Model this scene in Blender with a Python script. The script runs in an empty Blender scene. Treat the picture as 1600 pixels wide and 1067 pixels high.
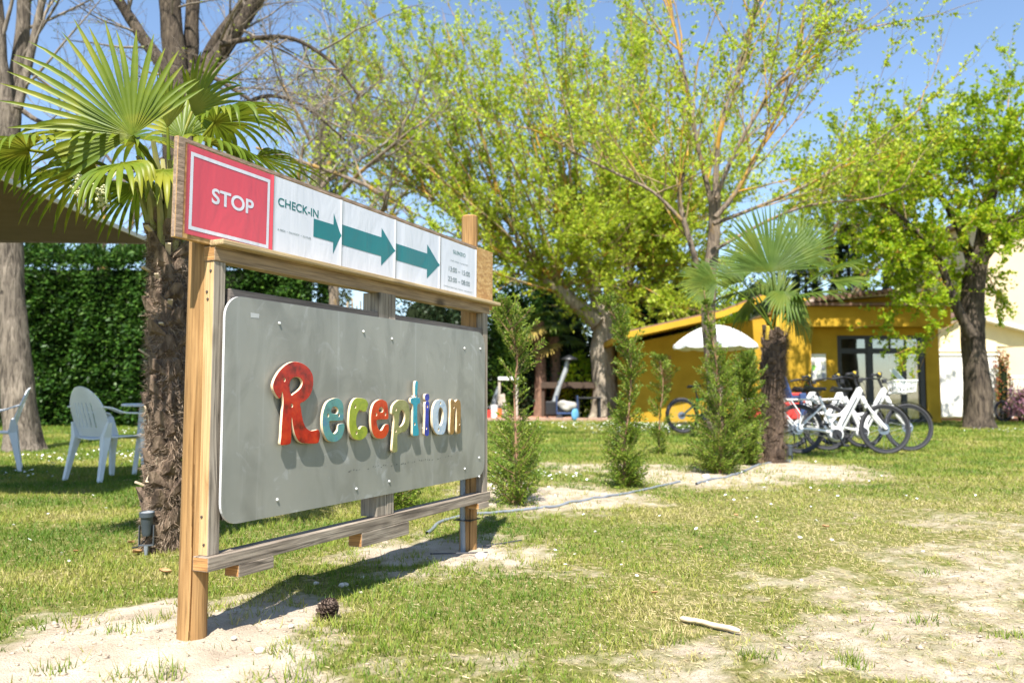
import bpy, bmesh, math, random
import numpy as np
from math import radians as R, sin, cos, pi, tan, atan2, hypot
from mathutils import Vector, Matrix, Euler
S = bpy.context.scene
COL = S.collection
# ---------------------------------------------------------------- camera
FPX, PITCH, CAMZ = 1270.0, math.atan(83.5 / 1270), 0.82
cd = bpy.data.cameras.new('camera'); cam = bpy.data.objects.new('camera', cd); COL.objects.link(cam)
cam.location = (0, 0, CAMZ); cam.rotation_euler = (pi / 2 + PITCH, 0, 0)
cd.sensor_width = 36; cd.lens = FPX / 1600 * 36; cd.clip_start = .05; cd.clip_end = 2000
cd.dof.use_dof = True; cd.dof.focus_distance = 3.35; cd.dof.aperture_fstop = 2.8
S.camera = cam
# ---------------------------------------------------------------- sky and sun
SUN_EL, SUN_X, SUN_Y = R(56.4), -.049, -.663
w = bpy.data.worlds.new('World'); S.world = w; w.use_nodes = True
nt = w.node_tree; bg = nt.nodes['Background']; sky = nt.nodes.new('ShaderNodeTexSky')
sky.sky_type = 'NISHITA'; sky.sun_disc = False; sky.sun_elevation = SUN_EL
sky.sun_rotation = math.atan2(SUN_X, SUN_Y); sky.altitude = 60; sky.air_density = 1.0; sky.dust_density = .3; sky.ozone_density = 2.0
nt.links.new(sky.outputs[0], bg.inputs[0]); bg.inputs[1].default_value = .10
sl = bpy.data.lights.new('sun', 'SUN'); sl.energy = 5.0; sl.angle = R(.53); sl.color = (1, .955, .88)
so = bpy.data.objects.new('sun', sl); COL.objects.link(so); so.location = (0, -20, 30)
so.rotation_euler = Vector((-SUN_X, -SUN_Y, -1)).to_track_quat('-Z', 'Y').to_euler()
S.view_settings.view_transform = 'Standard'; S.view_settings.look = 'None'
S.view_settings.gamma = 1; S.view_settings.use_curve_mapping = False; S.view_settings.exposure = 1.22
S.render.engine = 'CYCLES'
S.cycles.max_bounces = 8; S.cycles.transparent_max_bounces = 8
# ---------------------------------------------------------------- pixels of the photograph -> points in the place
def ray(u, v):
    xr = (u - 800) / FPX; yr = (533.5 - v) / FPX
    return Vector((xr, cos(PITCH) - yr * sin(PITCH), sin(PITCH) + yr * cos(PITCH)))
def at(u, v, Y):
    r = ray(u, v); q = r * (Y / r.y); return Vector((q.x, Y, q.z + CAMZ))
def gp(u, v, z=0.0):
    r = ray(u, v); q = r * ((z - CAMZ) / r.z); return Vector((q.x, q.y, z))
# ---------------------------------------------------------------- noise
def _hash(ix, iy, seed):
    h = (ix.astype(np.int64) * 374761393 + iy.astype(np.int64) * 668265263 + seed * 1442695041) & 0x7fffffff
    h = ((h ^ (h >> 13)) * 1274126177) & 0x7fffffff
    return ((h ^ (h >> 16)) & 0xffff) / 65535.0
def vnoise(x, y, seed=0):
    ix = np.floor(x); iy = np.floor(y); fx = x - ix; fy = y - iy
    fx = fx * fx * (3 - 2 * fx); fy = fy * fy * (3 - 2 * fy)
    a = _hash(ix, iy, seed); b = _hash(ix + 1, iy, seed); c = _hash(ix, iy + 1, seed); d = _hash(ix + 1, iy + 1, seed)
    return (a * (1 - fx) + b * fx) * (1 - fy) + (c * (1 - fx) + d * fx) * fy
def fbm(x, y, seed=0, octv=4):
    s = 0; a = .5; t = 0
    for i in range(octv):
        s = s + a * vnoise(x, y, seed + i * 17); t += a; a *= .5; x = x * 2.03 + 5.1; y = y * 2.03 + 1.7
    return s / t
# ---------------------------------------------------------------- objects
def tag(o, label=None, cat=None, group=None, kind=None):
    if label: o['label'] = label
    if cat: o['category'] = cat
    if group: o['group'] = group
    if kind: o['kind'] = kind
    return o
def thing(name, loc, label, cat, group=None, rz=0.0):
    o = bpy.data.objects.new(name, None); COL.objects.link(o); o.empty_display_size = .1
    o.location = loc; o.rotation_euler = (0, 0, rz)
    return tag(o, label, cat, group)
def link(name, me, parent=None, loc=(0, 0, 0), rot=(0, 0, 0), label=None):
    o = bpy.data.objects.new(name, me); COL.objects.link(o); o.parent = parent
    o.location = loc; o.rotation_euler = rot
    if label: o['label'] = label
    return o
def copy_tree(o, parent=None):
    c = o.copy(); COL.objects.link(c)
    if parent is not None: c.parent = parent
    for ch in list(o.children): copy_tree(ch, c)
    return c
def np_mesh(name, V, F, mats, smooth=False, mi=None, attr=None):
    V = np.asarray(V, np.float32).reshape(-1, 3); F = np.asarray(F, np.int32); k = F.shape[1]
    me = bpy.data.meshes.new(name)
    me.vertices.add(len(V)); me.vertices.foreach_set('co', V.ravel())
    me.loops.add(F.size); me.loops.foreach_set('vertex_index', F.ravel())
    me.polygons.add(len(F)); me.polygons.foreach_set('loop_start', np.arange(0, F.size, k, dtype=np.int32))
    if smooth: me.polygons.foreach_set('use_smooth', np.ones(len(F), bool))
    for m in (mats if isinstance(mats, (list, tuple)) else [mats]): me.materials.append(m)
    if mi is not None: me.polygons.foreach_set('material_index', np.asarray(mi, np.int32))
    if attr:
        for nm, val in attr.items():
            a = me.attributes.new(nm, 'FLOAT', 'POINT'); a.data.foreach_set('value', np.asarray(val, np.float32))
    me.update(calc_edges=True); me.validate()
    return me
class MB:
    def __init__(s): s.v = []; s.f = []; s.m = []
    def add(s, vs, fs, m=0):
        b = len(s.v); s.v += [tuple(q) for q in vs]; s.f += [tuple(b + i for i in q) for q in fs]; s.m += [m] * len(fs); return s
    def box(s, a, b, m=0, mat=None, mface=None):
        x0, y0, z0 = a; x1, y1, z1 = b
        vs = [Vector(q) for q in ((x0,y0,z0),(x1,y0,z0),(x1,y1,z0),(x0,y1,z0),(x0,y0,z1),(x1,y0,z1),(x1,y1,z1),(x0,y1,z1))]
        if mat is not None: vs = [mat @ q for q in vs]
        s.add(vs, [(0,3,2,1),(4,5,6,7),(0,1,5,4),(1,2,6,5),(2,3,7,6),(3,0,4,7)], m)
        if mface:                                   # {face number: material}; 5 is the -x end, 3 the +x end, 2 the -y side
            for k, q in mface.items(): s.m[len(s.m) - 6 + k] = q
        return s
    def bar(s, p, q, wd, ht, m=0, up=(0, 0, 1)):
        p = Vector(p); q = Vector(q); d = q - p; L = d.length; d = d.normalized(); u = Vector(up)
        x = d.cross(u)
        if x.length < 1e-4: x = d.cross(Vector((1, 0, 0)))
        x.normalize(); z = x.cross(d)
        M = Matrix(((x.x, d.x, z.x, p.x), (x.y, d.y, z.y, p.y), (x.z, d.z, z.z, p.z), (0, 0, 0, 1)))
        return s.box((-wd / 2, 0, -ht / 2), (wd / 2, L, ht / 2), m, M)
    def tube(s, pts, rad, n=8, m=0, cap=True):
        pts = [Vector(q) for q in pts]
        rad = rad if isinstance(rad, (list, tuple)) else [rad] * len(pts)
        b = len(s.v); u = None; N = len(pts)
        for i, q in enumerate(pts):
            t = (pts[min(i + 1, N - 1)] - pts[max(i - 1, 0)]).normalized()
            if u is None: u = t.orthogonal().normalized()
            else:
                u = u - t * u.dot(t); u = u.normalized() if u.length > 1e-6 else t.orthogonal().normalized()
            w_ = t.cross(u)
            for k in range(n):
                a = 2 * pi * k / n; s.v.append(tuple(q + (u * cos(a) + w_ * sin(a)) * rad[i]))
        for i in range(N - 1):
            for k in range(n):
                s.f.append((b + i * n + k, b + i * n + (k + 1) % n, b + (i + 1) * n + (k + 1) % n, b + (i + 1) * n + k)); s.m.append(m)
        if cap:
            s.f.append(tuple(b + k for k in range(n))[::-1]); s.m.append(m)
            s.f.append(tuple(b + (N - 1) * n + k for k in range(n))); s.m.append(m)
        return s
    def lathe(s, prof, n=16, m=0, c=(0, 0, 0), closed=False, axis='z'):
        b = len(s.v); N = len(prof)
        for r, z in prof:
            for k in range(n):
                a = 2 * pi * k / n
                q = (r * cos(a), r * sin(a), z) if axis == 'z' else (r * cos(a), z, r * sin(a))
                s.v.append((c[0] + q[0], c[1] + q[1], c[2] + q[2]))
        for i in range(N if closed else N - 1):
            j = (i + 1) % N
            for k in range(n):
                s.f.append((b + i * n + k, b + i * n + (k + 1) % n, b + j * n + (k + 1) % n, b + j * n + k)); s.m.append(m)
        return s
    def grid(s, fn, nu, nv, m=0):
        b = len(s.v)
        for i in range(nu + 1):
            for j in range(nv + 1): s.v.append(tuple(fn(i / nu, j / nv)))
        for i in range(nu):
            for j in range(nv):
                a = b + i * (nv + 1) + j; s.f.append((a, a + nv + 1, a + nv + 2, a + 1)); s.m.append(m)
        return s
    def poly(s, pts, m=0): return s.add(pts, [tuple(range(len(pts)))], m)
    def build(s, name, mats, parent=None, smooth=False, bevel=0.0, loc=(0, 0, 0), rot=(0, 0, 0), label=None, fix=True, solid=0.0):
        me = bpy.data.meshes.new(name); me.from_pydata(s.v, [], s.f)
        for q in (mats if isinstance(mats, (list, tuple)) else [mats]): me.materials.append(q)
        me.polygons.foreach_set('material_index', s.m)
        bm = bmesh.new(); bm.from_mesh(me)
        if fix: bmesh.ops.recalc_face_normals(bm, faces=bm.faces)
        if solid: bmesh.ops.solidify(bm, geom=bm.faces[:], thickness=solid)
        if bevel:
            bmesh.ops.bevel(bm, geom=[e for e in bm.edges if len(e.link_faces) == 2 and e.calc_face_angle(0) > .5], offset=bevel, segments=2, profile=.6, affect='EDGES')
        bm.to_mesh(me); bm.free()
        if smooth:
            me.polygons.foreach_set('use_smooth', [True] * len(me.polygons))
            try: me.set_sharp_from_angle(angle=R(38))
            except Exception: pass
        me.update()
        return link(name, me, parent, loc, rot, label)
def tubes_np(paths, sides=5):
    """many tapered tubes as one array mesh: paths = [(points (n,3), radii (n,))]"""
    VV = []; FF = []; base = 0
    ang = np.arange(sides) * 2 * pi / sides; ca = np.cos(ang)[None, :, None]; sa = np.sin(ang)[None, :, None]
    for P_, r_ in paths:
        P_ = np.asarray(P_, float); n = len(P_); r_ = np.asarray(r_, float)
        T = np.gradient(P_, axis=0); T /= np.linalg.norm(T, axis=1, keepdims=True) + 1e-9
        ref = np.array([.31, .95, .07]) if abs(T[0][2]) > .8 else np.array([.1, .05, 1.])
        U = np.cross(T, ref); U /= np.linalg.norm(U, axis=1, keepdims=True) + 1e-9; W = np.cross(T, U)
        VV.append((P_[:, None, :] + (U[:, None, :] * ca + W[:, None, :] * sa) * r_[:, None, None]).reshape(-1, 3))
        i = np.arange(n - 1)[:, None] * sides; k = np.arange(sides)[None, :]; k2 = (k + 1) % sides
        FF.append((np.stack([i + k, i + k2, i + sides + k2, i + sides + k], -1) + base).reshape(-1, 4)); base += n * sides
    return np.concatenate(VV), np.concatenate(FF)
def leaves_np(rs, C, D, L, W, fold=.25, nrm=None):
    """folded rhombic leaves: centres C, directions D, length L, width W"""
    n = len(C); L = np.broadcast_to(np.asarray(L, float), (n,))[:, None]; W = np.broadcast_to(np.asarray(W, float), (n,))[:, None]
    D = D / (np.linalg.norm(D, axis=1, keepdims=True) + 1e-9)
    r = rs.normal(size=(n, 3)) if nrm is None else nrm + rs.normal(size=(n, 3)) * .35
    X = np.cross(D, r); X /= np.linalg.norm(X, axis=1, keepdims=True) + 1e-9; Nn = np.cross(X, D)
    V = np.stack([C, C + D * L * .45 + X * W * .5 + Nn * W * fold, C + D * L, C + D * L * .45 - X * W * .5 + Nn * W * fold], 1).reshape(-1, 3)
    return V, np.arange(4 * n).reshape(n, 4)
def rdir(rs, n):
    v = rs.normal(size=(n, 3)); return v / np.linalg.norm(v, axis=1, keepdims=True)
# ---------------------------------------------------------------- materials
def _mat(name):
    m = bpy.data.materials.new(name); m.use_nodes = True; t = m.node_tree; return m, t, t.nodes['Principled BSDF']
def _n(t, ty, **kw):
    n = t.nodes.new(ty)
    for k, v in kw.items(): setattr(n, k, v)
    return n
def _mix(t, fac, a, b, blend='MIX'):
    n = _n(t, 'ShaderNodeMix', data_type='RGBA', blend_type=blend)
    for sock, val in ((n.inputs[0], fac), (n.inputs[6], a), (n.inputs[7], b)):
        if hasattr(val, 'is_output'): t.links.new(val, sock)
        elif isinstance(val, (int, float)): sock.default_value = val
        else: sock.default_value = (*val, 1)
    return n.outputs[2]
def _noise(t, scale, detail=4, stretch=(1, 1, 1), coord='Object', dist=0.0, rough=.55):
    tc = _n(t, 'ShaderNodeTexCoord'); mp = _n(t, 'ShaderNodeMapping'); mp.inputs['Scale'].default_value = stretch
    t.links.new(tc.outputs[coord], mp.inputs[0]); n = _n(t, 'ShaderNodeTexNoise')
    n.inputs['Scale'].default_value = scale; n.inputs['Detail'].default_value = detail; n.inputs['Distortion'].default_value = dist; n.inputs['Roughness'].default_value = rough
    t.links.new(mp.outputs[0], n.inputs['Vector']); return n.outputs['Fac']
def _ramp(t, src, stops):
    r = _n(t, 'ShaderNodeValToRGB'); e = r.color_ramp.elements
    while len(e) < len(stops): e.new(.5)
    for q, (p_, c) in zip(e, stops):
        q.position = p_; q.color = (*c, 1) if len(c) == 3 else c
    t.links.new(src, r.inputs[0]); return r.outputs[0]
def _bump(t, b, src, strength, dist=.01):
    n = _n(t, 'ShaderNodeBump'); n.inputs['Strength'].default_value = strength; n.inputs['Distance'].default_value = dist
    t.links.new(src, n.inputs['Height']); t.links.new(n.outputs[0], b.inputs['Normal'])
G3 = lambda g: (g, g, g)
def M(name, c1, c2=None, scale=8, rough=.7, bump=0.0, stretch=(1, 1, 1), metal=0, c3=None, coat=0, spec=.5, dist=0.0, lo=.35, hi=.65, detail=5, bd=.01):
    m, t, b = _mat(name); b.inputs['Roughness'].default_value = rough; b.inputs['Metallic'].default_value = metal
    b.inputs['Coat Weight'].default_value = coat; b.inputs['Coat Roughness'].default_value = .12; b.inputs['Specular IOR Level'].default_value = spec
    c2 = c2 or tuple(q * .82 for q in c1)
    f = _noise(t, scale, detail, stretch, dist=dist)
    st = [(lo, c1), (hi, c2)]
    if c3: st = [(lo, c1), ((lo + hi) / 2, c2), (hi, c3)]
    t.links.new(_ramp(t, f, st), b.inputs['Base Color'])
    if bump: _bump(t, b, f, bump, bd)
    return m
def wood(name, light, mid, dark, axis, knots=True, rough=.75, crack=.3):
    """long grain along axis 0, 1 or 2 of the object"""
    m, t, b = _mat(name); b.inputs['Roughness'].default_value = rough; b.inputs['Specular IOR Level'].default_value = .25
    st = [1, 1, 1]; st[axis] = .022
    fine = _noise(t, 150, 7, st, dist=.5); st2 = [1, 1, 1]; st2[axis] = .1
    wide = _noise(t, 26, 4, st2, dist=1.2)
    col = _ramp(t, wide, [(.3, light), (.5, mid), (.72, dark)])
    col = _mix(t, _ramp(t, fine, [(.44, G3(.0)), (.68, G3(.7))]), col, tuple(q * .4 for q in dark))
    st3 = [1, 1, 1]; st3[axis] = .035; col = _mix(t, _ramp(t, _noise(t, 34, 3, st3, dist=.8), [(.60, G3(0)), (.645, G3(crack)), (.69, G3(0))]), col, tuple(q * .25 for q in dark))
    blot = _noise(t, 5, 4)
    col = _mix(t, _ramp(t, blot, [(.45, G3(0)), (.75, G3(.6))]), col, tuple(q * .8 for q in mid), 'MIX')
    if knots:
        tc = _n(t, 'ShaderNodeTexCoord'); mp = _n(t, 'ShaderNodeMapping'); s3 = [1, 1, 1]; s3[axis] = .6; mp.inputs['Scale'].default_value = s3
        t.links.new(tc.outputs['Object'], mp.inputs[0]); vo = _n(t, 'ShaderNodeTexVoronoi'); vo.inputs['Scale'].default_value = 6.0
        t.links.new(mp.outputs[0], vo.inputs['Vector'])
        col = _mix(t, _ramp(t, vo.outputs['Distance'], [(.10, G3(.9)), (.16, G3(.45)), (.25, G3(0))]), col, tuple(q * .35 for q in dark))
    t.links.new(col, b.inputs['Base Color']); _bump(t, b, fine, .5, .003)
    return m
def leafmat(name, cols, trans=.35, rough=.5, spec=.35):
    m, t, b = _mat(name); g = _n(t, 'ShaderNodeNewGeometry')
    k = len(cols); col = _ramp(t, g.outputs['Random Per Island'], [((i + .5) / k, c) for i, c in enumerate(cols)])
    t.links.new(col, b.inputs['Base Color']); b.inputs['Roughness'].default_value = rough; b.inputs['Specular IOR Level'].default_value = spec
    tr = _n(t, 'ShaderNodeBsdfTranslucent'); t.links.new(_mix(t, .5, col, (.5, .6, .05), 'MULTIPLY'), tr.inputs[0]); t.links.new(col, tr.inputs[0])
    mx = _n(t, 'ShaderNodeMixShader'); mx.inputs[0].default_value = trans
    out = [n for n in t.nodes if n.type == 'OUTPUT_MATERIAL'][0]
    t.links.new(b.outputs[0], mx.inputs[1]); t.links.new(tr.outputs[0], mx.inputs[2]); t.links.new(mx.outputs[0], out.inputs[0])
    return m
def bark(name, c1, c2, c3, lichen=None, amt=.55, scale=9, bump=.9):
    m, t, b = _mat(name); b.inputs['Roughness'].default_value = .9; b.inputs['Specular IOR Level'].default_value = .15
    f = _noise(t, scale * 2.2, 8, (1, 1, .16), dist=1.1, rough=.62); col = _ramp(t, f, [(.36, c3), (.48, c2), (.62, c1)]); col = _mix(t, _ramp(t, _noise(t, 1.6, 4), [(.4, G3(0)), (.7, G3(.5))]), col, c3)
    if lichen:
        g = _noise(t, 2.2, 5, (1, 1, .7)); col = _mix(t, _ramp(t, g, [(amt, G3(0)), (amt + .1, G3(.85))]), col, lichen)
    t.links.new(col, b.inputs['Base Color']); _bump(t, b, f, bump, .04)
    return m
def plain(name, c, rough=.5, metal=0, coat=0, spec=.5): return M(name, c, tuple(q * .9 for q in c), 14, rough, metal=metal, coat=coat, spec=spec)
def glassmat(name, tint=(.75, .82, .8), gloss=.28):
    m, t, b = _mat(name); t.nodes.remove(b); out = [n for n in t.nodes if n.type == 'OUTPUT_MATERIAL'][0]
    tr = _n(t, 'ShaderNodeBsdfTransparent'); tr.inputs[0].default_value = (*tint, 1); gl = _n(t, 'ShaderNodeBsdfGlossy'); gl.inputs['Roughness'].default_value = .03
    mx = _n(t, 'ShaderNodeMixShader'); mx.inputs[0].default_value = gloss
    t.links.new(tr.outputs[0], mx.inputs[1]); t.links.new(gl.outputs[0], mx.inputs[2]); t.links.new(mx.outputs[0], out.inputs[0]); return m
MT = {}
MT['white'] = plain('white_paint', (.78, .78, .77), .35); MT['black'] = plain('black_plastic', (.018, .018, .02), .45)
MT['tyre'] = plain('tyre_rubber', (.035, .035, .04), .8); MT['steel'] = plain('steel', (.45, .46, .48), .3, 1)
MT['grey'] = plain('grey_plastic', (.22, .25, .28), .5); MT['red'] = plain('red_paint', (.6, .05, .04), .45)
MT['navy'] = plain('navy_plastic', (.03, .06, .16), .5); MT['green'] = plain('green_paint', (.2, .62, .06), .35)
MT['chair'] = M('white_resin', (.68, .72, .76), (.62, .66, .70), 6, .4)
# ================================================================ GROUND
def EL(u, v, ru, rv, k=1.0):
    c = gp(u, v); a = gp(u, max(v - rv, 640)); b = gp(u, v + rv)
    return (c.x, c.y, ru * c.y / FPX, max((a.y - b.y) / 2, .05), k)
SANDY = [EL(250,1012,260,62), EL(60,1060,170,40), EL(430,965,120,42,.9), EL(380,1050,120,40), EL(705,858,120,26,.95), EL(590,866,90,12,.7), EL(800,868,70,24,.7),
         EL(880,777,110,20,.8), EL(760,770,60,26,.7), EL(1075,744,110,15,.8), EL(960,728,130,8,.6), EL(1255,733,95,13,.85), EL(1170,742,60,12,.8),
         EL(1480,975,220,80,.62), EL(1500,1045,260,40,.66), EL(1050,1028,150,36,.62), EL(1560,820,140,26,.5), EL(1300,905,130,22,.45), EL(1180,1000,180,26,.5),
         EL(930,900,120,14,.35), EL(1570,880,120,40,.6), EL(560,1000,60,30,.3), EL(1540,905,140,40,.6), EL(660,1040,140,30,.35)]
def sand_mask(x, y):
    wx = x + (fbm(x * 2.2, y * 2.2, 3) - .5) * .7; wy = y + (fbm(x * 2.2 + 9, y * 2.2, 5) - .5) * .7
    g = 1 + .06 * y; wx = wx + (fbm(x * 9 / g, y * 9 / g, 13) - .5) * .35; wy = wy + (fbm(x * 9 / g + 4, y * 9 / g, 15) - .5) * .35
    m = np.zeros_like(x)
    for cx, cy, rx, ry, k in SANDY:
        q = np.sqrt(((wx - cx) / rx) ** 2 + ((wy - cy) / ry) ** 2); m = np.maximum(m, k * np.clip(1.45 - q * .85, 0, 1))
    dry = np.clip((x - .1) / 2.2, 0, 1) * np.clip((9 - y) / 6, 0, 1)
    m = np.maximum(m, (.26 + .75 * (fbm(x * 1.3, y * 1.3, 8) - .36) + .5 * (fbm(x * 4.5, y * 4.5, 9) - .5)) * dry)
    return np.clip(m + (fbm(x * 7, y * 7, 11) - .5) * .6 * np.clip(m * 6, 0, 1) + (fbm(x * 22, y * 22, 12, 3) - .5) * .5 * np.clip(m * 5, 0, 1), 0, 1)
def gheight(x, y):
    near = np.exp(-((x - .2) ** 2 + (y - 4) ** 2) / 60)
    mound = .035 * np.exp(-(((x + 1.0) / .55) ** 2 + ((y - 2.78) / .45) ** 2)) * (fbm(x * 3, y * 3, 2) + .3)
    return (fbm(x * .9, y * .9, 21) - .5) * .05 * near + ((fbm(x * 7, y * 7, 31, 5) - .5) * .030 + (fbm(x * 28, y * 28, 33, 3) - .5) * .012) * near * (.35 + sand_mask(x, y)) + mound - .012
def gz(x, y): return float(gheight(np.array([float(x)]), np.array([float(y)]))[0])
def axis(lo, c, hi, d0, g):
    a = [c]
    while a[-1] < hi: a.append(a[-1] + d0 * (1 + g * abs(a[-1] - c)))
    b = [c]
    while b[-1] > lo: b.append(b[-1] - d0 * (1 + g * abs(b[-1] - c)))
    return np.array(b[:0:-1] + a)
gx = axis(-400, 0, 400, .026, .62); gy = axis(-120, 2.9, 700, .022, .62)
X, Y = np.meshgrid(gx, gy, indexing='ij'); x1 = X.ravel(); y1 = Y.ravel()
sm = sand_mask(x1, y1); zz = gheight(x1, y1)
ii = (np.arange(len(gx) - 1)[:, None] * len(gy) + np.arange(len(gy) - 1)[None, :]).ravel()
m, t, b = _mat('lawn_ground'); b.inputs['Roughness'].default_value = .95; b.inputs['Specular IOR Level'].default_value = .1
at_ = _n(t, 'ShaderNodeAttribute', attribute_name='sand')
f1 = _noise(t, 26, 8); f2 = _noise(t, 5, 5); f3 = _noise(t, 1.1, 4); f4 = _noise(t, 180, 6)
lawn = _ramp(t, f1, [(.3, (.09, .105, .022)), (.5, (.20, .19, .055)), (.7, (.38, .31, .15))])
lawn = _mix(t, _ramp(t, f3, [(.4, G3(0)), (.65, G3(.55))]), lawn, (.16, .18, .04))
sand = _ramp(t, f2, [(.3, (.42, .335, .245)), (.55, (.56, .47, .36)), (.75, (.66, .58, .47))])
sand = _mix(t, _ramp(t, f4, [(.45, G3(0)), (.72, G3(.5))]), sand, (.30, .235, .165))
ad = _n(t, 'ShaderNodeMath', operation='ADD'); t.links.new(at_.outputs['Fac'], ad.inputs[0])
sb = _n(t, 'ShaderNodeMath', operation='MULTIPLY_ADD'); t.links.new(f1, sb.inputs[0]); sb.inputs[1].default_value = .5; sb.inputs[2].default_value = -.27
t.links.new(sb.outputs[0], ad.inputs[1])
t.links.new(_mix(t, _ramp(t, ad.outputs[0], [(.25, G3(0)), (.75, G3(1))]), lawn, sand), b.inputs['Base Color'])
bsum = _n(t, 'ShaderNodeMath', operation='ADD'); t.links.new(f1, bsum.inputs[0]); t.links.new(f4, bsum.inputs[1]); _bump(t, b, bsum.outputs[0], .8, .02)
gm = np_mesh('ground', np.stack([x1, y1, zz], 1), np.stack([ii, ii + len(gy), ii + len(gy) + 1, ii + 1], 1), m, True, attr={'sand': sm})
tag(link('ground', gm), kind='structure')
# ---------------------------------------------------------------- grass blades, daisies, crumbs of earth
rs = np.random.RandomState(4)
def scatter(n, y0, y1_, Yc, side=.72):
    y = np.linspace(y0, y1_, 4000); pdf = y / (1 + (y / Yc) ** 2); c = np.cumsum(pdf); c /= c[-1]
    yy = np.interp(rs.rand(n), c, y); return (rs.rand(n) * 2 - 1) * (side * yy + .4), yy
bx_, by_ = scatter(760000, 1.7, 30, 3.6)
sm = sand_mask(bx_, by_); gs_ = 1 + .05 * by_; cl = .5 * fbm(bx_ * 9 / gs_, by_ * 9 / gs_, 40, 3) + .5 * fbm(bx_ * 26 / gs_, by_ * 26 / gs_, 42, 2); pt = fbm(bx_ * 1.6, by_ * 1.6, 44, 3)
right = np.clip((bx_ + .2) / 2.0, 0, 1) * np.clip((10 - by_) / 6, .15, 1)
keep = rs.rand(len(bx_)) < np.clip(1.02 - 1.35 * sm - .50 * right + (cl - .5) * 2.6, .012, 1)
bx_, by_, sm, cl, pt, right = [q[keep] for q in (bx_, by_, sm, cl, pt, right)]; n = len(bx_)
sc = np.sqrt(1 + (by_ / 4.2) ** 2)
hg = (.010 + .019 * rs.rand(n) ** 1.6) * (.7 + .8 * cl) * (1 - .35 * right) * (.55 + .45 * sc) * np.where(sm > .6, 1.3, 1)
wd = (.0022 + .0018 * rs.rand(n)) * sc * 1.15
an = rs.rand(n) * 2 * pi; ln = (.25 + 1.0 * rs.rand(n) + .4 * right) * hg
gz0 = gheight(bx_, by_) - .003
dx = np.cos(an); dy = np.sin(an); an2 = an + pi / 2 + rs.normal(size=n) * .4
P0 = np.stack([bx_ - np.cos(an2) * wd / 2, by_ - np.sin(an2) * wd / 2, gz0], 1); P1 = np.stack([bx_ + np.cos(an2) * wd / 2, by_ + np.sin(an2) * wd / 2, gz0], 1)
P2 = np.stack([bx_ + dx * ln, by_ + dy * ln, gz0 + hg], 1)
dryv = np.clip(.25 + .75 * right * rs.rand(n) + (pt - .5) * 1.3 + rs.normal(size=n) * .16 + .2 * sm, 0, 1)
m, t, b = _mat('grass_blade'); a_ = _n(t, 'ShaderNodeAttribute', attribute_name='dry')
gc = _ramp(t, a_.outputs['Fac'], [(0, (.085, .165, .012)), (.3, (.18, .255, .024)), (.6, (.32, .31, .06)), (1, (.54, .45, .22))])
t.links.new(gc, b.inputs['Base Color']); b.inputs['Roughness'].default_value = .55; b.inputs['Specular IOR Level'].default_value = .3
tr = _n(t, 'ShaderNodeBsdfTranslucent'); t.links.new(gc, tr.inputs[0]); mx = _n(t, 'ShaderNodeMixShader'); mx.inputs[0].default_value = .35
t.links.new(b.outputs[0], mx.inputs[1]); t.links.new(tr.outputs[0], mx.inputs[2]); t.links.new(mx.outputs[0], [q for q in t.nodes if q.type == 'OUTPUT_MATERIAL'][0].inputs[0])
gm = np_mesh('grass', np.stack([P0, P1, P2], 1).reshape(-1, 3), np.arange(3 * n).reshape(n, 3), m, attr={'dry': np.repeat(dryv, 3)})
tag(link('grass', gm), 'short sunlit lawn grass, thin and straw coloured towards the right', 'grass', kind='stuff')
# dead straw lying flat between the green blades
sx_, sy_ = scatter(230000, 1.7, 22, 3.4); kk = rs.rand(len(sx_)) < .12 + .50 * np.clip((sx_ + .6) / 2.2, 0, 1) + .3 * fbm(sx_ * 5, sy_ * 5, 81, 3) - .35 * (sand_mask(sx_, sy_) > .6); sx_, sy_ = sx_[kk], sy_[kk]; n = len(sx_)
sc = np.sqrt(1 + (sy_ / 4.2) ** 2); a = rs.rand(n) * 2 * pi; L_ = (.010 + .026 * rs.rand(n) ** 2) * (.75 + .25 * sc); w2 = (.0009 + .0008 * rs.rand(n)) * (.5 + .5 * sc); z_ = gheight(sx_, sy_); cx_, sx2 = np.cos(a), np.sin(a)
SV = np.stack([np.stack([sx_ - sx2 * w2, sy_ + cx_ * w2, z_ + .001], 1), np.stack([sx_ + sx2 * w2, sy_ - cx_ * w2, z_ + .003], 1), np.stack([sx_ + cx_ * L_, sy_ + sx2 * L_, z_ + .002 + .008 * rs.rand(n)], 1)], 1)
strawm = leafmat('dead_straw', [(.42, .34, .18), (.55, .46, .27), (.30, .23, .12), (.22, .16, .09), (.48, .43, .22)], .1, .8, .1)
tag(link('dead_grass', np_mesh('dead_grass', SV.reshape(-1, 3), np.arange(3 * n).reshape(n, 3), strawm)), 'dead straw coloured grass lying flat among the green lawn', 'grass', kind='stuff')
# tufts on the bare sand
TV = []; TD = []
for u, v, nb, h in [(770,1060-30,0,0),(262,1052,50,.07),(205,1055,40,.05),(437,1030,40,.05),(465,1062,60,.07),(560,985,60,.06),(600,1020,70,.05),(245,975,50,.05),(1180,1025,90,.05),(1330,1035,90,.05),(1050,1000,50,.05),(1440,965,60,.05),(1570,985,60,.04),(180,990,40,.04),(500,1040,50,.05),(640,985,60,.05),(530,940,30,.05),(90,1045,40,.05),(1210,880,60,.04),(1450,890,60,.04)]:
    c = gp(u, v)
    for k in range(nb):
        q = c + Vector((rs.normal() * .035, rs.normal() * .03, 0)); q.z = gz(q.x, q.y) - .004; a = rs.rand() * 6.3; l = h * (.4 + rs.rand() * .7)
        d = Vector((cos(a), sin(a), 0)); wv = Vector((-d.y, d.x, 0)) * .0022; lean = .2 + rs.rand() * .8
        TV += [q - wv, q + wv, q + d * l * lean + Vector((0, 0, l))]; TD += [rs.rand() * .5] * 3
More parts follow.
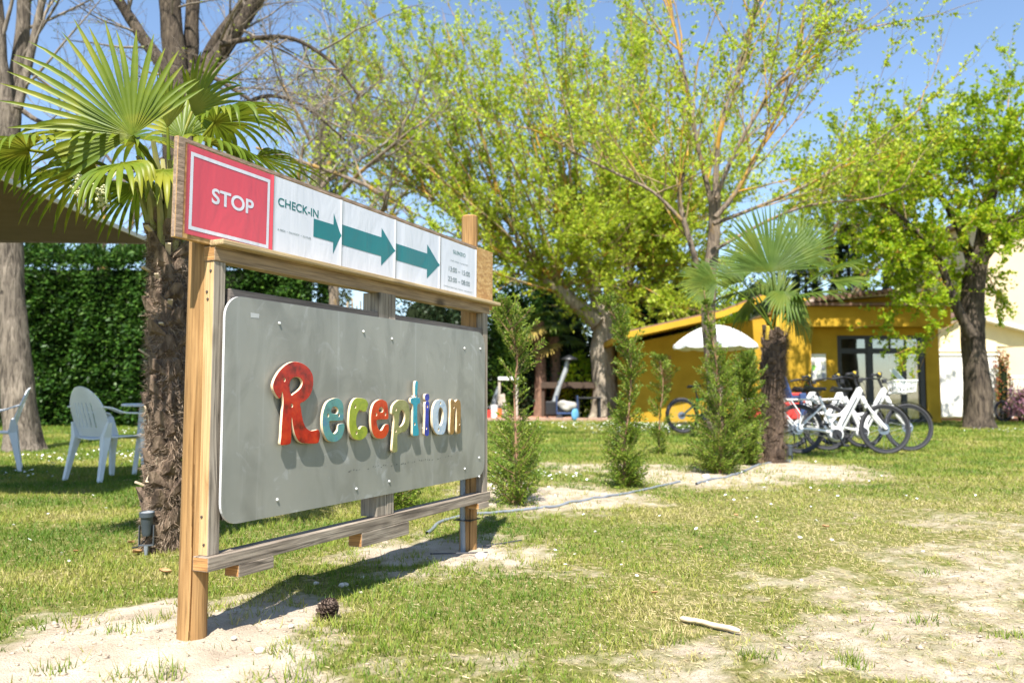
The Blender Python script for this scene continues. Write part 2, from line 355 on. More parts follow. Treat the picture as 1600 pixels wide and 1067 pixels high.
gm = np_mesh('grass_tufts', [tuple(q) for q in TV], np.arange(len(TV)).reshape(-1, 3), m, attr={'dry': TD})
tag(link('grass_tufts', gm), 'scattered single grass tufts growing out of the bare sandy patches', 'grass', kind='stuff')
# crumbs of dry earth
cx_, cy_ = scatter(34000, 1.8, 11, 3.0); sm = sand_mask(cx_, cy_); k = (sm > .45) & (rs.rand(len(cx_)) < sm * .9); cx_, cy_ = cx_[k], cy_[k]; n = len(cx_)
ico = np.array([(0,0,1),(.9,0,.3),(.28,.85,.3),(-.73,.53,.3),(-.73,-.53,.3),(.28,-.85,.3),(0,0,-.6)]); icf = np.array([(0,1,2),(0,2,3),(0,3,4),(0,4,5),(0,5,1),(6,2,1),(6,3,2),(6,4,3),(6,5,4),(6,1,5)])
r = (.0014 + .0085 * rs.rand(n) ** 5) * (1 + cy_ * .04)
V = (ico[None] * np.array([1.25, .9, .7]) * (1 + .5 * rs.normal(size=(n, 7, 1))) * r[:, None, None]) + np.stack([cx_, cy_, gheight(cx_, cy_)], 1)[:, None]
crumb = M('dry_earth', (.50, .41, .31), (.33, .26, .19), 9, .95, spec=.1)
gm = np_mesh('earth_crumbs', V.reshape(-1, 3), (icf[None] + np.arange(n)[:, None, None] * 7).reshape(-1, 3), crumb)
tag(link('earth_crumbs', gm), 'loose crumbs of pale dry earth strewn over the bare sandy patches', 'soil', kind='stuff')
# daisies: tiny white discs on the lawn
dz = []
for u, v, ru, rv, nn in [(1040,664,70,7,420),(985,670,60,6,220),(900,662,60,5,120),(1560,672,60,3,40),(330,708,60,7,120),(215,672,45,5,70),(100,716,70,9,90),(215,715,40,12,90),(40,745,50,8,30),(880,745,50,6,30),(800,760,60,40,60),(1000,860,200,60,14),(1300,760,250,50,40),(120,860,140,60,12),(240,690,20,3,40)]:
    for k in range(nn):
        c = gp(u + rs.normal() * ru * .6, max(v + rs.normal() * rv * .6, 652)); dz.append((c.x, c.y))
dz = np.array(dz); n = len(dz); hx = np.array([(cos(a), sin(a), 0) for a in np.arange(6) * pi / 3]); rad = (.004 + .004 * rs.rand(n)) * (1 + dz[:, 1] * .09)
tilt = rs.normal(size=(n, 2)) * .35
V = hx[None] * rad[:, None, None]; V[:, :, 2] = V[:, :, 0] * tilt[:, 0:1] + V[:, :, 1] * tilt[:, 1:2]
V = V + np.stack([dz[:, 0], dz[:, 1], gheight(dz[:, 0], dz[:, 1]) + .03 + .02 * rs.rand(n)], 1)[:, None]
gm = np_mesh('daisies', V.reshape(-1, 3), np.arange(6 * n).reshape(n, 6), plain('daisy_petal', (.82, .82, .78), .7))
tag(link('daisies', gm), 'small white daisies dotted over the lawn, thickest by the big pale trunk', 'flowers', kind='stuff')

# ================================================================ BUILDINGS
ochre = M('ochre_render', (.48, .295, .03), (.36, .215, .02), 1.6, .9, .15, spec=.15, lo=.3, hi=.7, detail=9)
cream = M('cream_render', (.86, .72, .44), (.80, .66, .40), 3, .9, .1, spec=.15); pale = M('pale_panel', (.88, .85, .78), (.84, .81, .73), 3, .8, spec=.2)
tile = M('roof_tile', (.22, .12, .08), (.13, .08, .06), 9, .9, .3); tilet = M('roof_edge', (.55, .48, .42), (.4, .32, .27), 8, .9)
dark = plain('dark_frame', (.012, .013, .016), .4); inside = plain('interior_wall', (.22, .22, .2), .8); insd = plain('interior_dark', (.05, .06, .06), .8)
glass = glassmat('window_glass'); terra = M('terracotta', (.42, .2, .12), (.34, .17, .11), 6, .9)
YF = 23.8; FX = lambda u, Y=YF: (u - 800) / FPX * Y; FZ = lambda v, Y=YF: at(800, v, Y).z
bh = thing('reception_hall', (FX(1360), YF, 0), 'ochre yellow low hall with wide dark framed glass entrance behind the bicycles', 'building')
o = Vector((FX(1360), YF, 0)); lx = lambda u, Y=YF: FX(u, Y) - o.x
def part(mb, name, mat, parent, **k): return mb.build(name, mat, parent, **k)
xl, xd0, xd1, xr = lx(1252), lx(1309), lx(1447), lx(1468); zt = FZ(524); ze = FZ(484)
mb = MB()
mb.box((xl, 0, 0), (xd0, .25, ze)); mb.box((xd1, 0, 0), (xr, .25, ze)); mb.box((xd0, 0, zt), (xd1, .25, ze)); mb.box((xl, .25, 0), (xl + .25, 5, ze)); mb.box((xr - .25, .25, 0), (xr, 5, ze)); mb.box((xl + .25, 4.8, 0), (xr - .25, 5, ze))
part(mb, 'wall', ochre, bh)
part(MB().box((xl - .02, -.62, FZ(513)), (xr + .06, -.003, ze + .03)), 'fascia', ochre, bh, bevel=.02)
part(MB().box((xl - .3, -.85, ze + .034), (xr + .15, .1, ze + .12)), 'eave', tile, bh, bevel=.01)
# low gabled roof above the eave
gx0, gx1, gxp = lx(1262), lx(1474), lx(1374); zr = FZ(466) ; zb = ze + .12
rf = MB()
for (a, za), (c, zc) in [((gx0 - .2, zb + .02), (gxp, zr)), ((gxp, zr), (gx1, zb + .06))]:
    rf.add([(a, -.8, za), (c, -.8, zc), (c, 5, zc), (a, 5, za), (a, -.8, za + .07), (c, -.8, zc + .07), (c, 5, zc + .07), (a, 5, za + .07)], [(0,3,2,1),(4,5,6,7),(0,1,5,4),(1,2,6,5),(2,3,7,6),(3,0,4,7)])
rfo = part(rf, 'roof', tilet, bh)
part(MB().add([(gx0, -.5, zb), (gx1, -.5, zb), (gxp, -.5, zr - .02), (gx0, -.3, zb), (gx1, -.3, zb), (gxp, -.3, zr - .02)], [(0,1,2),(5,4,3),(0,3,4,1),(1,4,5,2),(2,5,3,0)]), 'gable', ochre, bh)
# rows of roof tiles along the front slope edges
tme = MB().tube([(0, -.12, 0), (0, .35, .02)], [.075, .085], 8).build('roof_tile', tile, rfo); tme.location = (gx0, -.85, zb + .1)
nt_ = 24
for k in range(1, nt_):
    c = tme.copy(); COL.objects.link(c); f = k / (nt_ - 1); x = gx0 + (gx1 - gx0) * f
    z = zb + .1 + (zr - zb) * ((x - gx0) / (gxp - gx0)) if x < gxp else zr + .08 + (zb + .06 - zr) * ((x - gxp) / (gx1 - gxp)); c.location = (x, -.85, z)
# entrance: dark frame, panes, room behind
fr = MB(); W_ = .1
um = lx(1361); zm = FZ(547)
fr.box((xd0, .04, 0), (xd0 + .13, .2, zt)); fr.box((xd1 - .16, .04, 0), (xd1, .2, zt)); fr.box((xd0 + .13, .04, zt - .1), (xd1 - .16, .2, zt)); fr.box((um - .09, .05, 0), (um + .09, .19, zt - .1))
fr.box((xd0 + .13, .06, zm - .1), (um - .09, .18, zm + .06)); fr.box((um + .09, .06, zm - .1), (xd1 - .16, .18, zm + .06)); fr.box((lx(1410), .06, 0), (lx(1418), .18, zm - .1)); fr.box((um + .09, .06, 0), (lx(1410), .18, .12)); fr.box((lx(1418), .06, 0), (xd1 - .16, .18, .12))
fr.box((lx(1392), .07, zm + .06), (lx(1395), .17, zt - .1)); fr.box((lx(1417), .07, zm + .06), (lx(1419), .17, zt - .1))
ent = part(fr, 'entrance_door', dark, bh, bevel=.008)
for a, c, z0, z1 in [(xd0 + .13, um - .09, zm + .06, zt - .1), (um + .09, lx(1392), zm + .06, zt - .1), (lx(1395), lx(1417), zm + .06, zt - .1), (lx(1419), xd1 - .16, zm + .06, zt - .1), (xd0 + .13, um - .09, 0, zm - .1), (um + .09, lx(1410), .12, zm - .1), (lx(1418), xd1 - .16, .12, zm - .1)]:
    part(MB().box((a, .11, z0), (c, .13, z1)), 'pane', glass, ent)
part(MB().box((lx(1407), .0, .9), (lx(1408.5), .05, 1.3)), 'handle', MT['steel'], ent)
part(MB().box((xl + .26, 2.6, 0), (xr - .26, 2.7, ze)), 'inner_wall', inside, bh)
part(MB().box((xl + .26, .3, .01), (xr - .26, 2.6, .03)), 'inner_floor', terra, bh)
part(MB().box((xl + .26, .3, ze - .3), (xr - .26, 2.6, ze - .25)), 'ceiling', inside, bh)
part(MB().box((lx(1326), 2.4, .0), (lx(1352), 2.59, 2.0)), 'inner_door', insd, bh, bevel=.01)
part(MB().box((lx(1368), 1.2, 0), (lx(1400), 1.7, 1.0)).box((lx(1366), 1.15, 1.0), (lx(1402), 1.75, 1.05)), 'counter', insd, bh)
for a, c in ((1415, 1423), (1427, 1445)): part(MB().grid(lambda p_, q_: (lx(a) + (lx(c) - lx(a)) * p_, .5 + .03 * sin(p_ * 40), .15 + 2.0 * q_), 24, 2), 'curtain', plain('curtain', (.42, .44, .4), .9), bh)
# notices on the wall left of the entrance
pn = thing('notice_board', (FX(1274), YF - .03, 0), 'white notice board with printed sheets on the yellow wall left of the entrance', 'notice board')
part(MB().box((FX(1266) - FX(1274), -.01, 1.25), (FX(1290) - FX(1274), .025, FZ(553))), 'board', pale, pn, bevel=.005)
rr = random.Random(3)
for k in range(7):
    a = FX(1267.5 + (k % 3) * 7.6) - FX(1274); z = 1.32 + (k // 3) * .22
    part(MB().box((a, -.018, z), (a + .1 + .02 * rr.random(), -.011, z + .15)), 'printed_sheet', plain('sheet_%d' % k, [(.5, .52, .58), (.75, .75, .72), (.3, .32, .4), (.25, .6, .1), (.6, .62, .66), (.4, .42, .5), (.7, .7, .7)][k], .7), pn)
ps = thing('hanging_sign_stack', (FX(1256), YF - .03, 0), 'narrow column of green, red and pink signs on the yellow wall beside the notice board', 'sign')
for k, c in enumerate([(.05, .5, .04), (.5, .05, .1), (.1, .6, .1), (.55, .05, .25), (.1, .55, .05), (.5, .3, .1)]):
    part(MB().box((-.08 + (k % 2) * .02, -.02, 1.38 + k * .13), (.1, .028, 1.49 + k * .13)), 'plate', plain('plate_%d' % k, c, .5), ps, bevel=.004)
# left wing with sloping verge and sunny pier
YW = 24.4; xw = lambda u: FX(u, YW)
wg = thing('yellow_wing', (xw(1090), YW, 0), 'ochre yellow wing with a sloping roof edge behind the white parasol', 'building')
o2 = xw(1090); q = lambda u: xw(u) - o2
EV = 1.5; YE = YW - EV; qe = lambda u: FX(u, YE) - o2  # roof overhang made deep so that it shades the wing wall
zA, zB, zC = FZ(521, YE), FZ(486, YE), FZ(462, YE)
part(MB().add([(q(985), 0, 0), (q(1262), 0, 0), (q(1262), 0, zC - .3), (q(1130), 0, zB - .25), (q(985), 0, zA - .2), (q(985), 4, 0), (q(1262), 4, 0), (q(1262), 4, zC - .3), (q(1130), 4, zB - .25), (q(985), 4, zA - .2)], [(0,1,2,3,4),(9,8,7,6,5),(0,5,6,1),(1,6,7,2),(2,7,8,3),(3,8,9,4),(4,9,5,0)]), 'wall', ochre, wg)
def slab(mb, pts, y0, y1, th):
    for (a, za), (c, zc) in zip(pts, pts[1:]):
        mb.add([(a, y0, za - th), (c, y0, zc - th), (c, y1, zc - th), (a, y1, za - th), (a, y0, za), (c, y0, zc), (c, y1, zc), (a, y1, za)], [(0,3,2,1),(4,5,6,7),(0,1,5,4),(1,2,6,5),(2,3,7,6),(3,0,4,7)])
    return mb
part(slab(MB(), [(qe(970), zA), (qe(1130), zB), (qe(1200), zC + .05)], -EV, 4.2, .17), 'roof_edge', ochre, wg)
part(slab(MB(), [(qe(972), zA + .05), (qe(1130), zB + .05), (qe(1200), zC + .1)], -EV + .05, 4.3, .045), 'roof', tile, wg)
part(MB().box((q(1206), -.9, 0), (q(1251), -.004, FZ(466, YW - .9))), 'pier', ochre, wg, bevel=.02)
part(MB().box((q(1030), -.06, .9), (q(1048), .0, 2.0)), 'shutter', plain('ochre_shutter', (.3, .17, .03), .7), wg, bevel=.01)
# cream annex with pale panels
YA = 25.6; a0 = FX(1466, YA)
an_ = thing('cream_annex', (a0, YA, 0), 'cream annex with large off white lower panels behind the right hand trunk', 'building'); ax = lambda u: FX(u, YA) - a0
zp = FZ(556, YA)
part(MB().box((0, 0, .1), (ax(1535), 6, FZ(505, YA))).add([(ax(1535), 0, .1), (ax(1559), 0, .1), (ax(1559), 0, FZ(507, YA)), (ax(1535), 0, FZ(498, YA)), (ax(1535), 6, .1), (ax(1559), 6, .1), (ax(1559), 6, FZ(507, YA)), (ax(1535), 6, FZ(498, YA))], [(0,1,2,3),(7,6,5,4),(1,5,6,2),(2,6,7,3)]), 'wall', cream, an_)
for a, c in ((1467, 1516), (1519, 1558.5)): part(MB().box((ax(a), -.06, .14), (ax(c), -.003, zp)), 'lower_panel', pale, an_, bevel=.01)
part(MB().box((ax(1466), -.1, zp + .003), (ax(1560), -.003, zp + .07)), 'rail_moulding', pale, an_, bevel=.012)
part(MB().box((ax(1466), -.09, zp + .14), (ax(1560), -.003, zp + .2)), 'rail_moulding', pale, an_, bevel=.012)
part(MB().box((ax(1468), .02, 0), (ax(1557), .3, .1)), 'plinth', terra, an_)
rb = MB().add([(ax(1462), -.3, FZ(509, YA)), (ax(1500), -.3, FZ(490, YA)), (ax(1500), 5, FZ(490, YA)), (ax(1462), 5, FZ(509, YA))], [(0, 1, 2, 3)])
part(rb, 'roof', tile, an_, solid=.06)
part(slab(MB(), [(ax(1535), FZ(497, YA)), (ax(1660), FZ(530, YA))], -.35, 6, .1), 'gutter_edge', pale, an_)
part(slab(MB(), [(ax(1535), FZ(494, YA)), (ax(1660), FZ(527, YA))], -.25, 6, .05), 'porch_roof', tilet, an_)
part(MB().add([(ax(1559), .02, FZ(541, YA)), (ax(1660), .02, FZ(541, YA)), (ax(1660), .02, FZ(533, YA)), (ax(1559), .02, FZ(508, YA)), (ax(1559), .25, FZ(541, YA)), (ax(1660), .25, FZ(541, YA)), (ax(1660), .25, FZ(533, YA)), (ax(1559), .25, FZ(508, YA))], [(0,1,2,3),(7,6,5,4),(0,4,5,1),(1,5,6,2),(2,6,7,3),(3,7,4,0)]), 'porch_beam', cream, an_)
part(MB().box((ax(1559), 3.2, .1), (ax(1660), 3.4, FZ(541, YA))), 'porch_wall', M('pink_render', (.55, .33, .22), (.5, .28, .18), 4, .9), an_)
part(MB().box((ax(1559), -.8, .0), (ax(1660), 3.2, .1)), 'porch_floor', terra, an_)
part(MB().box((ax(1590), 3.1, 1.3), (ax(1625), 3.19, 2.2)), 'porch_window', dark, an_)
la = MB()
for k in range(-8, 9):
    for sgn_ in (1, -1):
        x0 = ax(1578) + k * .14; la.bar((x0, -.2, 1.35), (x0 + sgn_ * .7, -.2 + .006 * sgn_, .65), .02, .012)
la.v = [(min(max(x, ax(1572)), ax(1640)), y, z) for x, y, z in la.v]
lt = part(la, 'lattice_screen', pale, an_); part(MB().box((ax(1571), -.24, .1), (ax(1573), -.16, 1.4)).box((ax(1571), -.24, 1.36), (ax(1642), -.16, 1.42)), 'screen_frame', pale, lt)
tb = thing('tall_cream_house', (FX(1660, 36), 36, 0), 'tall plain cream house rising behind the annex at the right edge', 'building')
part(MB().box((FX(1542, 36) - FX(1660, 36), 0, 0), (6, 8, 8.6)), 'wall', M('cream_far', (.66, .52, .35), (.62, .49, .33), 2, .9, spec=.1), tb)
part(MB().box((FX(1542, 36) - FX(1660, 36) - .4, -.4, 8.6), (6.4, 8.4, 8.8)), 'roof', tile, tb)
wf = part(MB().box((1.5, -.06, 4.5), (2.7, -.003, 6.0)), 'window', pale, tb); part(MB().box((1.6, -.075, 4.6), (2.6, -.061, 5.9)), 'pane', dark, wf)
# ================================================================ THE SIGN
LETTERS = {
 'R': ([[(0.347,0.943),(0.384,0.938),(0.418,0.924),(0.442,0.902),(0.45,0.877),(0.447,0.847),(0.432,0.819),(0.406,0.799),(0.377,0.788),(0.381,0.773),(0.387,0.748),(0.397,0.718),(0.416,0.695),(0.44,0.685),(0.463,0.686),(0.482,0.688),(0.493,0.677),(0.494,0.66),(0.487,0.64),(0.472,0.635),(0.429,0.637),(0.392,0.641),(0.369,0.651),(0.35,0.676),(0.338,0.71),(0.332,0.737),(0.33,0.711),(0.331,0.672),(0.329,0.646),(0.319,0.64),(0.294,0.639),(0.273,0.642),(0.276,0.67),(0.278,0.712),(0.282,0.76),(0.285,0.798),(0.278,0.831),(0.272,0.815),(0.262,0.807),(0.244,0.822),(0.231,0.84),(0.229,0.859),(0.241,0.883),(0.262,0.907),(0.29,0.927),(0.318,0.939)],[(0.348,0.886),(0.374,0.883),(0.387,0.869),(0.382,0.851),(0.364,0.836),(0.339,0.824),(0.327,0.819),(0.319,0.836),(0.317,0.855),(0.321,0.872),(0.334,0.882)]],[(0.288,0.875),(0.331,0.781)]),
 'e1': ([[(0.589,0.808),(0.618,0.801),(0.636,0.782),(0.64,0.753),(0.639,0.721),(0.62,0.718),(0.587,0.718),(0.555,0.718),(0.55,0.714),(0.554,0.693),(0.567,0.674),(0.586,0.668),(0.603,0.681),(0.605,0.701),(0.621,0.706),(0.645,0.704),(0.645,0.679),(0.63,0.651),(0.605,0.638),(0.58,0.635),(0.547,0.641),(0.527,0.658),(0.512,0.684),(0.507,0.72),(0.512,0.755),(0.528,0.786),(0.552,0.801)],[(0.583,0.774),(0.601,0.767),(0.604,0.754),(0.596,0.746),(0.569,0.748),(0.561,0.757),(0.567,0.77)]],[(0.542,0.741),(0.61,0.74)]),
 'c': ([[(0.719,0.807),(0.76,0.807),(0.792,0.8),(0.807,0.783),(0.802,0.767),(0.791,0.752),(0.77,0.751),(0.756,0.757),(0.743,0.756),(0.729,0.735),(0.725,0.708),(0.735,0.684),(0.749,0.68),(0.762,0.69),(0.785,0.69),(0.801,0.681),(0.804,0.662),(0.791,0.646),(0.763,0.635),(0.736,0.635),(0.704,0.645),(0.686,0.667),(0.677,0.699),(0.678,0.736),(0.684,0.768),(0.697,0.792)]],[(0.717,0.772),(0.728,0.665)]),
 'e2': ([[(0.893,0.801),(0.928,0.796),(0.948,0.782),(0.957,0.747),(0.958,0.719),(0.94,0.714),(0.885,0.715),(0.87,0.71),(0.876,0.687),(0.891,0.67),(0.91,0.669),(0.925,0.685),(0.935,0.692),(0.96,0.691),(0.962,0.667),(0.946,0.645),(0.921,0.633),(0.886,0.634),(0.857,0.643),(0.838,0.666),(0.829,0.7),(0.829,0.738),(0.84,0.772),(0.859,0.791)],[(0.902,0.768),(0.916,0.761),(0.916,0.749),(0.899,0.745),(0.886,0.751),(0.889,0.763)]],[(0.867,0.738),(0.934,0.737)]),
 'p': ([[(1.045,0.798),(1.084,0.796),(1.114,0.781),(1.128,0.751),(1.128,0.708),(1.121,0.678),(1.096,0.657),(1.067,0.653),(1.036,0.645),(1.03,0.631),(1.031,0.588),(1.028,0.569),(0.992,0.572),(0.993,0.612),(1.0,0.664),(1.004,0.706),(0.996,0.735),(0.984,0.735),(0.988,0.767),(1.007,0.785),(1.026,0.794)],[(1.065,0.753),(1.087,0.741),(1.091,0.714),(1.081,0.693),(1.057,0.68),(1.039,0.682),(1.042,0.71),(1.048,0.739)]],[(1.017,0.756),(1.017,0.662)]),
 't': ([[(1.176,0.882),(1.197,0.881),(1.195,0.85),(1.193,0.811),(1.211,0.808),(1.219,0.794),(1.215,0.78),(1.196,0.775),(1.194,0.739),(1.197,0.689),(1.208,0.656),(1.206,0.634),(1.179,0.632),(1.157,0.636),(1.156,0.68),(1.157,0.734),(1.155,0.775),(1.139,0.781),(1.136,0.8),(1.149,0.808),(1.17,0.812),(1.17,0.85)]],[(1.177,0.814),(1.172,0.687)]),
 'i': ([[(1.28,0.826),(1.297,0.822),(1.299,0.802),(1.286,0.792),(1.265,0.794),(1.259,0.811),(1.264,0.823)],[(1.265,0.786),(1.297,0.787),(1.297,0.737),(1.295,0.675),(1.298,0.631),(1.261,0.632),(1.261,0.676),(1.264,0.738)]],[(1.281,0.766),(1.274,0.664)]),
 'o': ([[(1.398,0.799),(1.438,0.79),(1.462,0.763),(1.467,0.722),(1.461,0.669),(1.44,0.632),(1.4,0.628),(1.366,0.635),(1.337,0.665),(1.328,0.708),(1.334,0.754),(1.358,0.788)],[(1.404,0.761),(1.427,0.746),(1.432,0.717),(1.422,0.685),(1.403,0.672),(1.388,0.689),(1.384,0.724),(1.39,0.75)]],[(1.404,0.78),(1.388,0.654)]),
 'n': ([[(1.503,0.796),(1.533,0.795),(1.552,0.786),(1.57,0.797),(1.601,0.789),(1.608,0.761),(1.608,0.701),(1.609,0.64),(1.603,0.628),(1.568,0.629),(1.567,0.69),(1.564,0.747),(1.555,0.756),(1.546,0.744),(1.541,0.69),(1.537,0.631),(1.499,0.631),(1.501,0.703),(1.504,0.751)]],[(1.536,0.759),(1.594,0.674)]),
}
SCREWS = [(0.28, 1.081), (1.011, 1.07), (1.683, 1.062), (0.286, 0.443), (1.001, 0.441), (1.691, 0.44), (1.851, 0.386), (1.86, 1.069), (0.797, 1.087), (1.85, 0.486), (0.761, 0.433)]
TAPE = [(0.133, 1.107), (0.176, 1.09), (0.678, 0.509), (1.567, 0.502)]
DV = Vector((.4293, .9031, 0))
SG = thing('reception_sign', (-1.0611, 2.7495, 0), 'large wooden reception sign with colourful letters on grey panel below paper sheets', 'sign', rz=atan2(.9031, .4293))
wg_h = wood('weathered_wood_long', (.42, .355, .28), (.30, .245, .19), (.13, .10, .08), 0, crack=.85); wg_v = wood('weathered_wood_upright', (.42, .36, .29), (.31, .26, .205), (.14, .115, .09), 2, crack=.85)
wy_v = wood('pine_face_upright', (.64, .45, .235), (.56, .37, .175), (.40, .23, .095), 2); wy_h = wood('brown_wood_long', (.46, .33, .21), (.36, .25, .155), (.2, .135, .085), 0)
wpost = wood('round_post_wood', (.44, .265, .112), (.36, .205, .08), (.25, .135, .05), 2, crack=.3); wend = wood('end_grain', (.58, .33, .13), (.48, .25, .09), (.3, .15, .06), 1, knots=False)
wcap = wood('cap_wood', (.58, .44, .25), (.48, .35, .19), (.3, .21, .12), 0); wdk = wood('dark_weathered_wood', (.26, .22, .19), (.19, .16, .14), (.1, .085, .075), 0)
osb_m, t, b = _mat('chipboard'); b.inputs['Roughness'].default_value = .85
vo = _n(t, 'ShaderNodeTexVoronoi'); vo.inputs['Scale'].default_value = 70; vo.inputs['Randomness'].default_value = 1
tc = _n(t, 'ShaderNodeTexCoord'); mp = _n(t, 'ShaderNodeMapping'); mp.inputs['Scale'].default_value = (.5, 1, 1.2); mp.inputs['Rotation'].default_value = (.3, .5, .6)
t.links.new(tc.outputs['Object'], mp.inputs[0]); t.links.new(mp.outputs[0], vo.inputs['Vector'])
t.links.new(_mix(t, _ramp(t, _noise(t, 60, 5), [(.4, G3(0)), (.7, G3(.6))]), _ramp(t, vo.outputs['Color'], [(.2, (.38, .21, .075)), (.5, (.47, .28, .10)), (.8, (.55, .36, .15))]), (.26, .14, .055)), b.inputs['Base Color']); _bump(t, b, vo.outputs['Distance'], .12, .003)
osb_e = M('board_edge', (.33, .235, .17), (.2, .14, .10), 60, .9, .5, (.3, 1, 1))
# local axes: x along the sign, y away from the viewer's side (-n), z up
def sbox(name, s0, s1, n0, n1, z0, z1, mat, parent=SG, bevel=.0025, mats=None, mface=None, **k):
    return MB().box((s0, -n1, z0), (s1, -n0, z1), 0, None, mface).build(name, mats or mat, parent, bevel=bevel, **k)
def round_post(s0, z1, r, lean):
    rp = random.Random(int(s0 * 10)); n = 28; mb = MB()
    ph = [rp.random() * 6 for _ in range(4)]
    def fn(u, v):
        a = 2 * pi * u; z = -.15 + (z1 + .15) * v
        rr_ = r * (1 + .02 * sin(2 * a + ph[0] + z * 1.2) + .012 * sin(3 * a + ph[1] - z * 2)) * (1.03 - .05 * v)
        da = (a - (3.80 + .06 * sin(z * 7)) + pi) % (2 * pi) - pi
        if abs(da) < .06: rr_ -= .012 * (1 - abs(da) / .06) * (1 if z < .62 else max(0, 1 - (z - .62) * 4))
        return (s0 + lean * z + rr_ * cos(a), rr_ * sin(a), z)
    mb.grid(fn, 192, 26)
    tp = [fn(i / 48, 1) for i in range(48)]; c = (s0 + lean * z1, 0, z1 + .008)
    tp2 = [(c[0] + (x - c[0]) * .82, y * .82, z1 + .007) for x, y, z in tp]
    b0 = len(mb.v); mb.add(tp + tp2, [(i, (i + 1) % 48, 48 + (i + 1) % 48, 48 + i) for i in range(48)] + [tuple(range(48, 96))], 1)
    return mb.build('post', [wpost, wend], SG, smooth=True)
round_post(.0, 1.6, .0465, .006); round_post(1.915, 1.81, .046, .004)
sbox('stile', -.020, .030, .036, .083, .294, 1.268, None, mats=[wg_v, wy_v], mface={5: 1})
sbox('stile', 1.918, 1.975, .042, .087, .294, 1.268, wg_v)
sbox('stile', .925, 1.0, .004, .088, .2945, 1.27, wg_v); sbox('stile', 1.003, 1.055, .02, .09, .2945, 1.27, wg_v)
sbox('bottom_rail', -.036, 1.980, .034, .103, .247, .2935, None, mats=[wg_h, wend], mface={5: 1})
sbox('block', .10, .27, .040, .105, .205, .2465, None, mats=[wg_h, wend], mface={5: 1})
sbox('block', .80, 1.16, .035, .104, .188, .2465, None, mats=[wg_h, wend], mface={5: 1}); sbox('block', 1.83, 1.945, .047, .112, .215, .2465, None, mats=[wg_h, wend], mface={5: 1})
sbox('top_rail', -.024, 1.995, .036, .087, 1.2685, 1.318, None, mats=[wy_h, wend], mface={5: 1}); sbox('cap_board', -.030, 2.06, .0665, .128, 1.3185, 1.338, None, mats=[wcap, wcap], bevel=.005)
sbox('back_rail', .05, 1.91, .046, .085, 1.13, 1.183, wdk); sbox('back_rail', .05, 1.91, .046, .0855, .40, .45, wdk)
bd_ = sbox('board', -.187, 2.062, .0475, .0655, 1.322, 1.652, None, mats=[osb_m, osb_e], mface={5: 1, 1: 1, 4: 1}, bevel=.002); bd_.rotation_euler = (0, R(.62), 0)
wb = MB()      # weathered face strips around the sheets, a few mm proud of the chipboard
wb.box((-.186, -.0668, 1.323), (-.1585, -.0657, 1.651)); wb.box((-.158, -.0668, 1.6385), (1.86, -.0657, 1.651)); wb.build('weathered_edge', osb_e, bd_)
sw0 = None      # rusty screw heads driven into the near stile
for z_ in (1.235, 1.165, 1.14, .42, .33):
    if sw0 is None: sw0 = MB().lathe([(.0001, -.003), (.0045, -.0024), (.005, 0)], 9, axis='y').build('screw', plain('rusty_screw', (.07, .05, .04), .7), SG, True); c = sw0
    else: c = sw0.copy(); COL.objects.link(c)
    c.rotation_euler = (0, 0, -pi / 2); c.location = (-.0202, -.06 + .008 * sin(z_ * 50), z_)
# the grey panel
def rrect(s0, s1, z0, z1, r, k=7):
    o_ = []
    for cx, cz, a0 in ((s1 - r, z1 - r, 0), (s0 + r, z1 - r, pi / 2), (s0 + r, z0 + r, pi), (s1 - r, z0 + r, 1.5 * pi)):
        o_ += [(cx + r * cos(a0 + pi / 2 * i / k), cz + r * sin(a0 + pi / 2 * i / k)) for i in range(k + 1)]
    return o_
m, t, b = _mat('grey_panel_face'); b.inputs['Specular IOR Level'].default_value = .6
f1 = _noise(t, 2.6, 5); f2 = _noise(t, 30, 6, (1, 1, .15)); f3 = _noise(t, 9, 7, dist=1.5); f4 = _noise(t, 160, 3)
c = _ramp(t, f1, [(.3, (.19, .194, .174)), (.7, (.265, .262, .23))]); c = _mix(t, _ramp(t, f2, [(.5, G3(0)), (.8, G3(.25))]), c, (.25, .255, .235))
c = _mix(t, _ramp(t, f3, [(.60, G3(0)), (.72, G3(.5))]), c, (.38, .39, .385))
c = _mix(t, _ramp(t, _noise(t, 3.4, 6, (1, 1, .5), dist=2), [(.36, G3(.45)), (.5, G3(0))]), c, (.11, .11, .095)); c = _mix(t, _ramp(t, _noise(t, 14, 5, (1, 1, .04)), [(.62, G3(0)), (.72, G3(.3))]), c, (.40, .41, .40)); c = _mix(t, _ramp(t, f4, [(.74, G3(0)), (.78, G3(.5))]), c, (.55, .55, .53))
t.links.new(c, b.inputs['Base Color']); t.links.new(_ramp(t, f3, [(.3, G3(.30)), (.8, G3(.5))]), b.inputs['Roughness'])
pm_e = plain('panel_edge', (.62, .62, .62), .5)
rp_ = rrect(.016, 1.914, .386, 1.158, .075); n_ = len(rp_)
pb = MB().add([(x, -.100, z) for x, z in rp_] + [(x, -.0905, z) for x, z in rp_], [tuple(range(n_))[::-1], tuple(range(n_, 2 * n_))], 0)
pb.add([(x, -.100, z) for x, z in rp_] + [(x, -.0905, z) for x, z in rp_], [(i, (i + 1) % n_, n_ + (i + 1) % n_, n_ + i) for i in range(n_)], 1)
PN = pb.build('panel', [m, pm_e], SG, fix=False)
bm = bmesh.new(); bm.from_mesh(PN.data); bmesh.ops.remove_doubles(bm, verts=bm.verts[:], dist=1e-5); bmesh.ops.recalc_face_normals(bm, faces=bm.faces[:]); bm.to_mesh(PN.data); bm.free()
